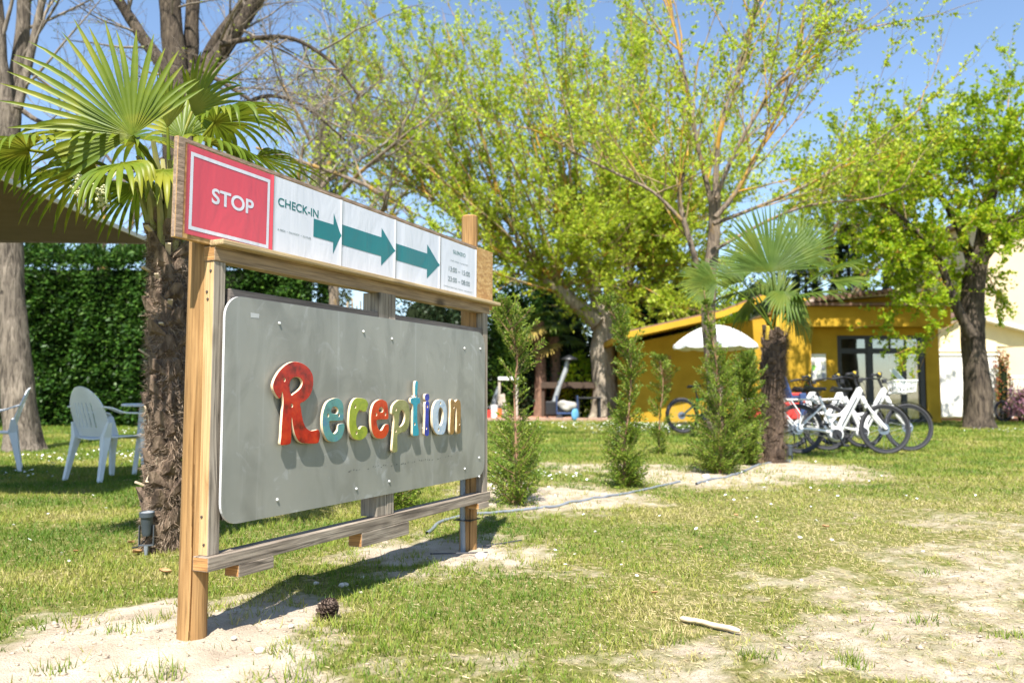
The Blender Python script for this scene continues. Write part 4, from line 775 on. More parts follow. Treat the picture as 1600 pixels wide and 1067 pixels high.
def shrub(name, label, cat, u, vtop, Y, wpx, n, leaf_m, ls, group=None, base=0.0, clumps=26, sq=.8):
    c = at(u, 600, Y); h = at(u, vtop, Y).z - base; rw = wpx / FPX * Y / 2; root = thing(name, (c.x, Y, base), label, cat, group)
    cc = rdir(rs, clumps) * (.55 + .35 * rs.rand(clumps, 1)); cr = .30 + .22 * rs.rand(clumps)
    k = rs.randint(0, clumps, n); q = rdir(rs, n); C = cc[k] + q * cr[k][:, None] * (.75 + .3 * rs.rand(n, 1))
    C[:, 2] = (C[:, 2] + 1.05) / 2.15; nz = q * np.array([1, 1, .8])
    C = C * np.array([rw, rw * sq, h]); C[:, 2] = np.clip(C[:, 2], .04, None)
    V, F = leaves_np(rs, C, q + rdir(rs, n) * .8, ls * (.6 + .8 * rs.rand(n)), ls * .55, .2, nz); link('foliage', np_mesh('foliage', V, F, leaf_m), root)
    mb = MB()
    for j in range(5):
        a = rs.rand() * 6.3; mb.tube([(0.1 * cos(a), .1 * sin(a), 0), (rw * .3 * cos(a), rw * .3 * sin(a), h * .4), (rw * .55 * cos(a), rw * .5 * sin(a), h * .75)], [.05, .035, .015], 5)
    mb.lathe([(.01, .1 * h), (rw * .5, .2 * h), (rw * .58, .5 * h), (rw * .4, .75 * h), (.02, .85 * h)], 10)  # solid near-black core inside the leaf clumps
    mb.build('stems_and_core', dark_core, root)
    return root
for u, vt, Y, wp, n, lm, ls, lab in [
    (560, 492, 24, 70, 2500, lf_olive, .12, 'low olive bush seen between the panel top and the upper rail'),
    (665, 425, 27, 150, 8000, lf_dark, .14, 'dark evergreen bush behind the middle of the sign'),
    (728, 440, 29, 120, 6000, lf_hedge, .14, 'dark green bush behind the far end of the sign'),
    (800, 420, 30, 130, 9000, lf_ivy, .14, 'ivy green bush behind the first young conifer'),
    (880, 470, 31, 140, 8000, lf_dark, .14, 'dark laurel bush left of the big pale trunk'),
    (905, 555, 28.5, 70, 3500, lf_bright, .12, 'bright green low bush directly left of the big pale trunk'),
    (1010, 400, 31, 150, 11000, lf_ivy, .14, 'tall ivy covered bush right of the big pale trunk'),
    (1075, 385, 32, 170, 11000, lf_bright, .15, 'bright green bush above the yellow wing roof'),
    (1190, 400, 34, 170, 9000, lf_dark, .16, 'dark bush above the yellow wing behind the far palm'),
    (865, 380, 33, 150, 10000, lf_ivy, .15, 'tall leafy bush below the left limb of the big willow'),
    (1480, 420, 31, 130, 8000, lf_bright, .15, 'bright bush behind the leafy tree trunk'),
    (835, 540, 29.8, 150, 7000, lf_dark, .14, 'dark low bush in the shade behind the two brown palm trunks'),
    (770, 520, 29.0, 90, 4500, lf_ivy, .13, 'green bush behind the small white topped stand'),
    (440, 540, 24, 200, 6000, lf_ivy, .13, 'green bush hidden behind the grey panel, right end of the hedge')]:
    shrub('shrub', lab, 'shrub', u, vt, Y, wp, n, lm, ls, 'shrubs along the back of the lawn')
# flowering and hanging plants at the porch
rs = np.random.RandomState(77)
lf_pink = leafmat('pink_flower', [(.5, .22, .28), (.45, .2, .4), (.2, .26, .08), (.55, .3, .32)], .3); lf_red = leafmat('red_leaf', [(.4, .1, .05), (.3, .16, .04), (.14, .2, .03)], .3)
shrub('flowering_shrub', 'pink and lilac flowering shrub by the porch at the right edge', 'shrub', 1597, 600, 24.2, 46, 1500, lf_pink, .08, clumps=12)
shrub('red_leaved_shrub', 'red leaved climbing shrub at the porch corner', 'shrub', 1567, 545, 25.2, 22, 1300, lf_red, .08, clumps=12)
shrub('potted_red_shrub', 'small red flowered shrub below the notice board', 'shrub', 1262, 585, 22.9, 36, 900, lf_red, .07, clumps=10)
# conifers and pines in the back
def conifer(label, u, vtop, Y, wpx, n, leaf_m, name='conifer_tree', z0=.4):
    B = Vector((at(u, 600, Y).x, Y, 0)); h = at(u, vtop, Y).z; rw = wpx / FPX * Y / 2; root = thing(name, B, label, 'tree', 'background conifers')
    MB().tube([(0, 0, -.05), (0.05, 0, h * .5), (0, 0, h * .96)], [.2, .13, .03], 8).build('trunk', bk_dark, root, smooth=True)
    f = rs.rand(n) ** 1.25; a = rs.rand(n) * 2 * pi; lob = .72 + .4 * vnoise(a * 2.2, f * 9, 5)
    r = rw * (1 - f) ** .8 * lob * (.55 + .45 * rs.rand(n) ** .5); z = z0 + (h - z0) * f - r * .25
    C = np.stack([np.cos(a) * r, np.sin(a) * r, np.clip(z, .1, None)], 1) + rs.normal(size=(n, 3)) * .06
    D = np.stack([np.cos(a), np.sin(a), -.25 + rs.normal(size=n) * .3], 1)
    V, F = leaves_np(rs, C, D, .22 * (.6 + .8 * rs.rand(n)), .09, .2); link('crown', np_mesh('crown', V, F, leaf_m), root)
for lab, u, vt, Y, wp, n, lm in [('dark grey green conifer rising behind the hall roof ridge', 1330, 352, 34, 120, 9000, lf_dark), ('shorter dark conifer just right of the hall roof peak', 1405, 385, 33.5, 110, 8000, lf_dark), ('dark conifer left of the hall behind the far palm fronds', 1262, 392, 34.5, 120, 7000, lf_dark),
                                 ('dusky pine behind the near palm fronds above the CHECK-IN sheet', 505, 215, 34, 130, 7000, lf_olive), ('dusky pine peeping over the left part of the hedge', 440, 300, 36, 150, 6000, lf_olive), ('dark conifer in the gap right of the left edge trunk behind the hedge', 700, 440, 36, 140, 6000, lf_olive)]:
    conifer(lab, u, vt, Y, wp, n, lm)
# ---------------------------------------------------------------- fan palms
lf_palm = M('palm_frond', (.085, .135, .008), (.135, .185, .012), 3.5, .42, c3=(.25, .25, .022), stretch=(1, 1, 1), spec=.25)
lf_palmb = M('far_palm_frond', (.055, .105, .014), (.09, .145, .02), 3, .5, c3=(.13, .165, .02), spec=.2); lf_palmd = M('dry_frond', (.38, .28, .06), (.30, .22, .05), 4, .6)
for mm in (lf_palm, lf_palmb):
    t = mm.node_tree; b = t.nodes['Principled BSDF']; tr = _n(t, 'ShaderNodeBsdfTranslucent'); src = b.inputs['Base Color'].links[0].from_socket; t.links.new(src, tr.inputs[0])
    mx = _n(t, 'ShaderNodeMixShader'); mx.inputs[0].default_value = .3; t.links.new(b.outputs[0], mx.inputs[1]); t.links.new(tr.outputs[0], mx.inputs[2]); t.links.new(mx.outputs[0], [q for q in t.nodes if q.type == 'OUTPUT_MATERIAL'][0].inputs[0])
def frond(root, crown, hub, axis_, side, Lf, rs, mat, n=34, droop=.5, span=1.95, wid=.036, tipdroop=.5, fold=0.0, fuse=.62):
    """petiole from crown to hub and a fan of V-folded leaf segments around axis_ in the plane (axis_, side)"""
    crown = np.array(crown, float); hub = np.array(hub, float); a = np.array(axis_, float); a /= np.linalg.norm(a); s_ = np.array(side, float); s_ -= a * s_.dot(a); s_ /= np.linalg.norm(s_); nn = np.cross(a, s_)
    if nn[2] < 0: nn = -nn
    mid = (crown + hub) / 2 + np.array([0, 0, .12 * np.linalg.norm(hub - crown)])
    pp = smooth_path([crown, mid, hub], 4); V, F = tubes_np([(pp, np.linspace(.014, .008, len(pp)))], 6); VV = [V]; FF = [F]; base = len(V); MI = [np.zeros(len(F), int)]
    K = 9; f = np.linspace(0, 1, K)
    for i in range(n):
        th = (i / (n - 1) * 2 - 1) * span + rs.normal() * .015; c_ = abs(th) / span
        d = a * cos(th) + s_ * sin(th) + nn * (fold * (1 - c_)) ; d /= np.linalg.norm(d)
        L = Lf * (1 - .38 * c_ ** 1.5) * (.93 + .14 * rs.rand()); td = tipdroop * (.4 + 1.1 * rs.rand()); brk = rs.rand() < .22
        P_ = [hub.copy()]; dd = d.copy()
        for j in range(1, K):
            g = droop * (f[j] ** 2) * .16 + (td * .5 if (brk and f[j] > .62) else td * .05 * (f[j] > .6)); dd = dd + np.array([0, 0, -g]); dd /= np.linalg.norm(dd); P_.append(P_[-1] + dd * L / (K - 1))
        P_ = np.array(P_); T = np.gradient(P_, axis=0); T /= np.linalg.norm(T, axis=1, keepdims=True)
        X = np.cross(T, nn); X /= np.linalg.norm(X, axis=1, keepdims=True) + 1e-9; Z = np.cross(X, T)
        w_ = wid * np.array([.12, .42, .72, .92, 1, .95, .8, .52, .05]) * (.85 + .3 * rs.rand()) * .5; w_ = np.minimum(w_, fuse * f * L * span * 2 / n + .0015)[:, None]
        q = np.stack([P_ - X * w_ + Z * w_ * .55, P_, P_ + X * w_ + Z * w_ * .55], 1).reshape(-1, 3)
        i0 = np.arange(K - 1)[:, None] * 3; ff = np.concatenate([i0 + np.array([[0, 1, 4, 3]]), i0 + np.array([[1, 2, 5, 4]])])
        VV.append(q); FF.append(ff + base); base += len(q); MI.append(np.zeros(len(ff), int))
    return link('frond', np_mesh('frond', np.concatenate(VV), np.concatenate(FF), mat), root)
fib = M('palm_fibre', (.24, .175, .125), (.16, .115, .083), 26, .95, .9, (1, 1, .4), c3=(.07, .05, .038), spec=.1, bd=.02); fibs = leafmat('palm_hair', [(.26, .19, .135), (.19, .138, .10), (.38, .30, .22), (.11, .08, .06), (.30, .23, .165)], .1, .9, .1)
stubm = M('cut_stub', (.58, .48, .34), (.45, .36, .24), 18, .8); fibd = M('dark_palm_fibre', (.17, .12, .085), (.11, .078, .058), 22, .95, .9, (1, 1, .25), c3=(.055, .04, .032), spec=.1, bd=.02); fibsd = leafmat('dark_palm_hair', [(.17, .125, .09), (.12, .085, .062), (.24, .18, .13), (.07, .052, .042)], .1, .9, .1)
def palm_trunk(root, P_, r0, r1, rs, hairs, hl, fm, hm, stubs, ridges=False, sm_=None, boots=None):
    sp = smooth_path(P_, 14); n = len(sp); sd = 30; V, F = tubes_np([(sp, np.linspace(r0, r1, n))], sd); c = np.repeat(sp, sd, 0); a = np.tile(np.arange(sd), n) * 2 * pi / sd; dv = V - c
    f_ = 1 + (fbm(np.cos(a) * 2.2 + 5, c[:, 2] * 7 + np.sin(a) * 2.2, 9, 4) - .5) * .55 + (.10 * np.maximum(0, np.sin(a * 11)) if ridges else 0) * (c[:, 2] < .75 * sp[-1][2])
    V = c + dv * f_[:, None]; link('trunk', np_mesh('trunk', V, F, fm, True), root)
    L = np.linspace(0, 1, n)
    k = hairs; f = rs.rand(k); a = rs.rand(k) * 2 * pi; i = np.minimum((f * (n - 1)).astype(int), n - 2); q = sp[i] + (sp[i + 1] - sp[i]) * (f * (n - 1) - i)[:, None]; r = r0 + (r1 - r0) * f
    o_ = np.stack([np.cos(a), np.sin(a), a * 0], 1); tg = np.stack([-np.sin(a), np.cos(a), a * 0], 1)
    bul = (fbm(np.cos(a) * 2.2 + 5, q[:, 2] * 7 + np.sin(a) * 2.2, 9, 4) - .5) * .55
    C = q + o_ * (r * (.97 + bul))[:, None]
    cl = fbm(np.cos(a) * 3, q[:, 2] * 5 + np.sin(a) * 3, 14, 2)
    D = o_ * (.25 + .7 * rs.rand(k, 1)) + tg * ((cl - .5) * 4)[:, None] + tg * rs.normal(size=(k, 1)) * .5 + np.array([0, 0, 1]) * (-.35 + rs.normal(size=(k, 1)) * .55)
    V, F = leaves_np(rs, C, D, hl * (.4 + rs.rand(k)), .0032, .1); tag(link('fibres', np_mesh('fibres', V, F, hm), root), kind='stuff')
    if boots:
        n_b, bm_ = boots
        for k in range(n_b):      # overlapping old leaf bases round the trunk
            f = .03 + .95 * (k + .5) / n_b; i = int(f * (n - 1)); a = k * 2.39996 + rs.normal() * .2; o1 = np.array([cos(a), sin(a), 0]); t1 = np.array([-sin(a), cos(a), 0]); up = np.array([0, 0, 1.0]); r = r0 + (r1 - r0) * f; w_ = r * (.62 + .25 * rs.rand()); h_ = .085 + .05 * rs.rand(); tip = .018 + .03 * rs.rand(); c0_ = sp[i] + o1 * r * .86
            q = [c0_ - t1 * w_, c0_ + t1 * w_, c0_ + up * h_ * .5 + t1 * w_ * .62 + o1 * tip * .7, c0_ + up * h_ + t1 * w_ * .22 + o1 * (tip * 1.5), c0_ + up * h_ - t1 * w_ * .22 + o1 * (tip * 1.5), c0_ + up * h_ * .5 - t1 * w_ * .62 + o1 * tip * .7, c0_ + up * h_ * .4 + o1 * (r * .22 + tip * .7)]
            q2 = [p_ - o1 * .03 for p_ in q[:6]]
            MB().add(q + q2, [(0,1,6),(1,2,6),(2,3,6),(3,4,6),(4,5,6),(5,0,6),(1,0,7,8),(2,1,8,9),(3,2,9,10),(4,3,10,11),(5,4,11,12),(0,5,12,7)]).build('leaf_base', bm_, root)
    for (f, a, ln, up, w_) in stubs:
        i = int(f * (n - 1)); q = sp[i]; r = r0 + (r1 - r0) * f; o1 = np.array([cos(a), sin(a), 0]); d = o1 * (1 - abs(up)) + np.array([0, 0, up]); d /= np.linalg.norm(d); p0 = q + o1 * r * .8
        MB().bar(tuple(p0), tuple(p0 + d * ln), w_, w_ * .4, 0, tuple(o1)).build('leaf_stub', sm_ or stubm, root, bevel=.003)
rs = np.random.RandomState(91)
B = Vector((-1.93, 4.5, -.02))
PA = thing('fan_palm', B, 'near fan palm with shaggy grey brown trunk directly behind the STOP sheet', 'palm tree')
tp = px([(255,862),(256,760),(259,640),(262,520),(263,430),(261,355)], 4.5, B)
stubs = [(.93, 4.3, .10, .4, .03), (.86, 5.1, .09, .55, .03), (.80, 3.9, .08, .3, .03)]
for f, u_, ln, up in [(.44, 4.45, .13, -.9), (.40, 4.95, .11, -.8), (.37, 3.75, .12, .75), (.54, 3.6, .09, .4), (.50, 3.3, .07, .5), (.30, 4.6, .08, -.8), (.26, 4.25, .09, -.7), (.62, 4.8, .05, .3), (.68, 5.2, .07, .5), (.2, 3.5, .08, .3), (.76, 4.5, .07, .6), (.7, 3.6, .07, .5)]: stubs.append((f, u_, ln, up, .026))
palm_trunk(PA, tp, .092, .084, rs, 15000, .055, fib, fibs, stubs, boots=(84, fib))
top = tp[-1]
bw = MB()   # collar of leaf bases
for k in range(16):
    a = k * 2.4; z = .02 * k; bw.tube([top + np.array([.07 * cos(a), .07 * sin(a), -.25 + z]), top + np.array([.10 * cos(a), .10 * sin(a), -.02 + z]), top + np.array([.16 * cos(a), .16 * sin(a), .14 + z])], [.024, .02, .013], 6)
bw.build('leaf_bases', M('leaf_base', (.22, .24, .06), (.30, .26, .10), 12, .6), PA, smooth=True)
cw = top + np.array([0, 0, .12])
def fr_px(hubpx, Yh, tippx, Yt_, side, Lf, **k):
    hub = np.array(at(*hubpx, Yh) - B); tip = np.array(at(*tippx, Yt_) - B); frond(PA, cw + rs.normal(size=3) * .03, hub, tip - hub, side, Lf, rs, lf_palm, **k)
fr_px((207, 212), 4.05, (115, 105), 4.0, (1, .3, .75), .66, n=27, droop=.22, span=1.55, tipdroop=.3, wid=.031)
fr_px((212, 222), 4.35, (70, 205), 4.2, (.2, .95, .1), .66, n=22, droop=.9, span=1.7, tipdroop=.9, wid=.032)
fr_px((335, 192), 4.5, (470, 150), 4.6, (.12, 1, .1), .52, n=30, droop=1.7, tipdroop=.8, span=1.9, wid=.03)
fr_px((300, 175), 4.6, (400, 95), 4.9, (.4, .9, -.1), .44, n=20, droop=.5, tipdroop=.5, span=1.2, wid=.026)
fr_px((45, 235), 4.0, (-60, 240), 3.8, (.15, 1, .05), .46, n=24, droop=2.2, tipdroop=1.2, span=1.8, wid=.032)
fr_px((150, 262), 4.4, (60, 300), 4.3, (.3, .9, 0), .50, n=20, droop=2.0, tipdroop=1.2, span=1.6, wid=.03)
fr_px((190, 255), 3.95, (160, 275), 3.7, (1, -.3, 0), .42, n=14, droop=2.6, tipdroop=1.2, span=1.3, wid=.03)
fr_px((285, 215), 4.9, (310, 90), 5.1, (1, 0, 0), .44, n=20, droop=.4, tipdroop=.4, span=1.3, wid=.03)
fr_px((205, 215), 5.0, (110, 150), 5.3, (.4, .9, .3), .5, n=20, droop=.5, wid=.03)
fr_px((325, 225), 4.3, (420, 235), 4.15, (.1, 1, .0), .48, n=20, droop=1.5, tipdroop=1.0, span=1.4, wid=.03)
fr_px((255, 265), 4.15, (255, 290), 3.9, (1, .1, 0), .34, n=14, droop=2.2, tipdroop=.9, span=1.3, wid=.03)
fr_px((400, 245), 4.9, (520, 270), 5.0, (.2, 1, -.2), .48, n=12, droop=.8, tipdroop=.6, span=1.1, wid=.028)
fr_px((215, 290), 4.9, (150, 360), 5.1, (.6, .8, 0), .45, n=18, droop=1.6, tipdroop=.9, span=1.4, wid=.03)
fr_px((262, 200), 4.5, (268, 110), 4.5, (.4, .9, 0), .34, n=14, droop=.1, span=.6, wid=.028)
fr_px((120, 270), 4.9, (30, 300), 5.2, (.3, .9, .1), .45, n=18, droop=1.6, tipdroop=.9, wid=.03)
fr_px((300, 270), 4.9, (350, 340), 5.1, (.6, .8, 0), .42, n=18, droop=1.5, tipdroop=.9, wid=.03)
fl = MB()   # drooping stalk of pale buds
for (u0, v0, u1, v1) in [(215,262,158,300),(200,262,120,290)]:
    p_ = [Vector(at(u0, v0, 4.2)) - B, Vector(at((u0 + u1) / 2, v0 + 2, 4.05)) - B, Vector(at(u1, v1, 4.0)) - B]; fl.tube(p_, [.008, .006, .003], 5)
for (u0, v0) in [(122,272),(158,290)]:
    for k in range(46):
        c = Vector(at(u0 + rs.normal() * 5, v0 + k * .7 + rs.normal() * 4, 4.0 + rs.normal() * .02)) - B; r = .006 + rs.rand() * .004; fl.lathe([(.0005, -r), (r, 0), (.0005, r)], 5, c=c)
fl.build('flower_stalk', plain('palm_bud', (.55, .55, .32), .6), PA)
# the smaller palm in front of the bicycles
B = gp(1208, 722); B.z = -.02
PB = thing('fan_palm', B, 'far fan palm with dark trunk beside the boulder in front of the bicycles', 'palm tree')
tp = px([(1209,724),(1208,660),(1207,600),(1209,560),(1211,517)], B.y, B)
palm_trunk(PB, tp, .112, .128, rs, 9000, .09, fibd, fibsd, [(.35 + .62 * rs.rand(), rs.rand() * 6.28, .05 + .05 * rs.rand(), .62, .035) for _ in range(44)], True, fibd, (60, fibd))
cw = tp[-1]; Yb = B.y
def fr2(hubpx, dY, tippx, dYt, side, Lf, mat=lf_palmb, **k):
    hub = np.array(at(*hubpx, Yb + dY) - B); tip = np.array(at(*tippx, Yb + dYt) - B); frond(PB, cw + rs.normal(size=3) * .03, hub, tip - hub, side, Lf, rs, mat, **k)
fr2((1205, 425), -.25, (1195, 335), -.15, (1, 0, .05), .90, n=50, droop=.25, span=1.5, tipdroop=.12, wid=.032)
fr2((1120, 442), -.2, (1062, 436), -.3, (.25, .3, .9), .52, n=34, droop=.5, span=1.2, tipdroop=.3, wid=.03)
fr2((1245, 405), .5, (1275, 340), .7, (1, 0, -.3), .75, n=40, droop=.3, span=1.35, wid=.03)
fr2((1240, 463), -.3, (1330, 448), -.4, (.1, 1, .05), .75, n=36, droop=.7, span=1.8, wid=.032)
fr2((1290, 425), .2, (1370, 388), .3, (.2, .9, .15), .62, n=34, droop=.6, span=1.6, wid=.032)
fr2((1300, 440), -.1, (1360, 430), -.2, (.2, .9, .3), .55, n=30, droop=.9, span=1.5, wid=.032)
fr2((1175, 452), .6, (1100, 470), .9, (.3, .9, .1), .65, n=32, droop=.9, wid=.032)
fr2((1235, 475), .1, (1275, 545), .1, (.7, .6, 0), .6, n=22, droop=1.3, span=1.3, wid=.03, tipdroop=.6)
fr2((1180, 470), .0, (1130, 520), 0, (.5, .7, 0), .55, n=22, droop=1.3, span=1.3, wid=.03, tipdroop=.6)
fr2((1160, 440), .3, (1110, 400), .5, (.6, .5, .5), .6, n=30, droop=.5, span=1.3, wid=.03)
fr2((1215, 470), .4, (1212, 400), .6, (1, 0, 0), .5, n=26, droop=.2, span=1.2, wid=.03)
fr2((1225, 455), -.5, (1240, 520), -.9, (1, .2, 0), .5, n=22, droop=1.2, span=1.3, wid=.03)
MB().tube([cw + np.array([0, 0, -.15]), cw + np.array([.02, -.06, .1]), cw + np.array([.05, -.1, .22])], [.06, .05, .01], 8).tube([cw + np.array([.1, 0, -.1]), cw + np.array([.14, -.04, .05]), cw + np.array([.2, -.1, .12])], [.05, .04, .01], 8).tube([cw + np.array([-.1, -.05, -.1]), cw + np.array([-.12, -.1, .05])], [.045, .02], 8).build('flower_bud', plain('palm_spathe', (.62, .42, .05), .5), PB, smooth=True)
# two brown-trunked palms in the shade at the back
for u, dY, h, lab in [(843, 0, 3.4, 'left of two shaded palms with brown trunks left of the big pale trunk'), (868, .6, 2.9, 'right of two shaded palms with yellowing fronds left of the big pale trunk')]:
    B = gp(u, 654) + Vector((0, dY, -.02)); o_ = thing('fan_palm', B, lab, 'palm tree', 'shaded palms at the back')
    palm_trunk(o_, [(0, 0, 0), (.05, 0, h * .5), (-.03, 0, h)], .2, .19, rs, 600, .1, M('brown_trunk', (.24, .14, .09), (.17, .1, .07), 12, .95, .5), fibsd, [])
    for k in range(8):
        a = k * 2.4; e = .6 - .18 * k; d = np.array([cos(a), sin(a) - .3, e]); hub = np.array([0, 0, h]) + d * .55; frond(o_, (0, 0, h), hub, d, (-sin(a), cos(a), .2), .8, rs, lf_palmd if k > 5 else lf_palmb, n=22, droop=.9, wid=.07)
# ---------------------------------------------------------------- young conifers along the sandy strip
lf_th = leafmat('young_conifer_leaf', [(.15, .24, .022), (.24, .33, .035), (.09, .165, .018), (.34, .40, .05), (.06, .115, .014)], .35)
stem_m = M('reddish_stem', (.34, .19, .11), (.25, .14, .08), 30, .8)
def thuja(label, stempx, Y, profile, n, seed, density=1.0):
    rs = np.random.RandomState(seed); B = Vector((at(stempx[0][0], 600, Y).x, Y, -.015)); root = thing('young_conifer', B, label, 'young conifer', 'young conifers along the sandy strip')
    P_ = smooth_path(px(stempx, Y, B), 6); P_[0][2] = -.02; V, F = tubes_np([(P_, np.linspace(.012, .003, len(P_)))], 6); link('stem', np_mesh('stem', V, F, stem_m, True), root)
    H = P_[-1][2]; C = []; D = []; tw = []
    for k in range(n):
        f = ((k + rs.rand()) / n) ** 1.45; w_ = np.interp(f, [q[0] for q in profile], [q[1] for q in profile]); dn = np.interp(f, [q[0] for q in profile], [q[2] for q in profile])
        if rs.rand() > dn: continue
        p, tn = along(P_, f); a = rs.rand() * 6.283; el = .25 + .5 * rs.rand() + .3 * f; d = np.array([cos(a) * cos(el), sin(a) * cos(el), sin(el)]); L = 1.25 * w_ * (.6 + .6 * rs.rand()) / max(cos(el), .55)
        bp, br = shoot(rs, p, d, L, .0035, .001, 6, .03, .07); tw.append((bp, br)); pl = np.cross(d, rdir(rs, 1)[0]); pl /= np.linalg.norm(pl)
        nb = int(8 + L * 55 * density)
        for j in range(nb):
            g = .12 + .88 * (j + rs.rand()) / nb; q, t2 = along(bp, g); t2 = t2 / np.linalg.norm(t2); sd = 1 if j % 2 else -1; sl_ = (.030 + .05 * (1 - g) * min(1, L / .25)) * (.7 + .6 * rs.rand())
            d2 = t2 * .75 + pl * sd * .8 + rs.normal(size=3) * .12; d2 /= np.linalg.norm(d2); m_ = 4
            for i in range(m_):
                c = q + d2 * sl_ * i / m_ * .9; C.append(c); D.append(d2 + pl * sd * .25 * (1 if i % 2 else -1) + rs.normal(size=3) * .15)
        C.append(bp[-1]); D.append(bp[-1] - bp[-2])
    C = np.array(C); D = np.array(D); C[:, 2] = np.clip(C[:, 2], .0, None); V, F = tubes_np(tw, 3); tag(link('twigs', np_mesh('twigs', V, F, stem_m, True), root), kind='stuff')
    V, F = leaves_np(rs, C, D, .024 * (.7 + .7 * rs.rand(len(C))) * (Y / 7) ** .5, .0095 * (Y / 7) ** .5, .2); link('crown', np_mesh('crown', V, F, lf_th), root)
    return root
full = [(0, .17, 1), (.06, .22, 1), (.18, .19, 1), (.30, .10, .6), (.42, .09, .22), (.55, .18, .4), (.7, .15, .65), (.88, .08, .7), (1, .03, 1)]
thuja('first young conifer right of the sign with an exposed stem in the middle', [(806,788),(806,700),(804,610),(808,560),(798,510),(782,478)], 6.28, full, 250, 1)
thuja('second young conifer from the sign with yellow green base and leaning tip', [(976,762),(976,700),(984,620),(985,560),(962,500),(940,470)], 7.37, [(0, .14, 1), (.08, .18, 1), (.25, .14, 1), (.38, .07, .6), (.5, .12, .6), (.68, .12, .65), (.8, .08, .6), (1, .03, .6)], 300, 2)
thuja('third young conifer with tallest bare leader in front of the slender tree', [(1124,740),(1126,680),(1124,620),(1118,560),(1108,500),(1100,455)], 8.7, [(0, .20, 1), (.10, .26, 1), (.3, .20, .95), (.5, .16, .75), (.6, .07, .5), (.85, .03, .4), (1, .02, .4)], 320, 3)
thuja('fourth young conifer, the dense one touching the boulder and the far palm', [(1164,718),(1165,670),(1162,620),(1164,585),(1172,556)], 9.7, [(0, .14, 1), (.2, .20, 1), (.6, .17, 1), (.85, .08, .9), (1, .03, 1)], 330, 4)
thuja('young conifer mostly hidden behind the grey panel, its base showing below', [(612,812),(612,740),(610,660),(606,600)], 5.7, [(0, .16, 1), (.2, .2, 1), (.6, .16, 1), (1, .05, 1)], 170, 5)
thuja('small sparse young conifer between the second and third in the row', [(1030,705),(1031,650),(1036,600),(1030,560)], 11.5, [(0, .10, .6), (.4, .14, .4), (.7, .16, .5), (1, .05, .6)], 130, 6)
# ================================================================ OBJECTS
# ---------------------------------------------------------------- monobloc chairs and table
def chair(label, loc, rz):
    root = thing('plastic_chair', loc, label, 'chair', 'white plastic garden chairs', rz)   # faces +x
    wm = MT['chair']
    MB().grid(lambda u, v: (-.20 + .43 * u, (-.225 + .45 * v) * (1 + .06 * u), .42 - .018 * sin(pi * v) * (1 - u * .6) + .012 * u - .03 * max(0, u - .85) / .15), 10, 10).build('seat', wm, root, True, solid=.012)
    # back shell: arched outline, slots between the splats
    Hb = .48
    def outline(v): return .245 * (1 - max(0, v - .45) ** 2.4 * 2.2)
    def bp(u, v):                      # u -1..1 across, v 0..1 up
        wv = outline(v); return (-.20 - .14 * v + .05 * abs(u) ** 2 * (1 - .4 * v), u * max(wv, .05), .42 + Hb * v * (1 - .06 * u * u))
    nb = MB(); nu, nv = 26, 22; vs = {}
    for i in range(nu + 1):
        for j in range(nv + 1): vs[i, j] = len(nb.v); nb.v.append(bp(i / nu * 2 - 1, j / nv))
    for i in range(nu):
        for j in range(nv):
            u = (i + .5) / nu * 2 - 1; v = (j + .5) / nv
            if abs(u) < .62 and .2 < v < .66 and (i % 3 == 1): continue
            nb.f.append((vs[i, j], vs[i + 1, j], vs[i + 1, j + 1], vs[i, j + 1])); nb.m.append(0)
    nb.build('backrest', wm, root, True, solid=.011)
    for s_ in (-1, 1):
        P_ = [Vector(bp(s_ * 1.0, .62)) + Vector((-.01, 0, 0)), Vector((-.19, s_ * .272, .685)), Vector((-.08, s_ * .285, .645)), Vector((.08, s_ * .29, .635)), Vector((.20, s_ * .285, .62)), Vector((.235, s_ * .27, .56))]
        mb = MB(); pts = smooth_path([tuple(q) for q in P_], 4); n = len(pts)
        for i in range(n):
            q = pts[i]; w_ = .026 + .016 * sin(pi * i / n)
            for dy, dz in ((-w_, 0), (-w_, .016), (w_, .016), (w_, 0)): mb.v.append((q[0], q[1] + dy, q[2] + dz))
        for i in range(n - 1):
            for k in range(4): mb.f.append((i * 4 + k, i * 4 + (k + 1) % 4, i * 4 + 4 + (k + 1) % 4, i * 4 + 4 + k)); mb.m.append(0)
        mb.f += [(0, 1, 2, 3), tuple(4 * (n - 1) + k for k in (3, 2, 1, 0))]; mb.m += [0, 0]
        mb.build('armrest', wm, root, True, bevel=.003)
        for fx, tx, tz, nm in ((.215, .245, .60, 'leg'), (-.19, -.27, .56, 'leg')):
            lg = MB(); a = []
            for z, w_, d_ in ((0, .040, .034), (.25, .056, .042), (.42, .085, .055), (tz, .045, .03)):
                f = z / .42; x = (tx + (fx - tx) * min(f, 1)); y = s_ * (.265 - .03 * min(f, 1)) if z <= .42 else s_ * .27
                a.append([(x - w_ / 2 * 1.0, y - s_ * d_, z), (x + w_ / 2, y - s_ * d_, z), (x + w_ / 2, y, z), (x - w_ / 2, y, z)])
            for i, r_ in enumerate(a): lg.v += r_
            for i in range(3):
                for k in range(4): lg.f.append((i * 4 + k, i * 4 + (k + 1) % 4, i * 4 + 4 + (k + 1) % 4, i * 4 + 4 + k)); lg.m.append(0)
            lg.f += [(3, 2, 1, 0), (12, 13, 14, 15)]; lg.m += [0, 0]; lg.build(nm, wm, root, bevel=.004)
    return root
chair('white plastic armchair with arched slatted back nearest the palm trunk', (at(172, 600, 8.05).x, 8.05, 0), R(64))
ch2 = chair('white plastic armchair cut off by the left edge of the photo', (at(-8, 600, 8.9).x, 8.9, 0), R(-150))
chair('white plastic armchair across the table, glimpsed past the sign post', (at(338, 700, 9.3).x, 9.35, 0), R(160))
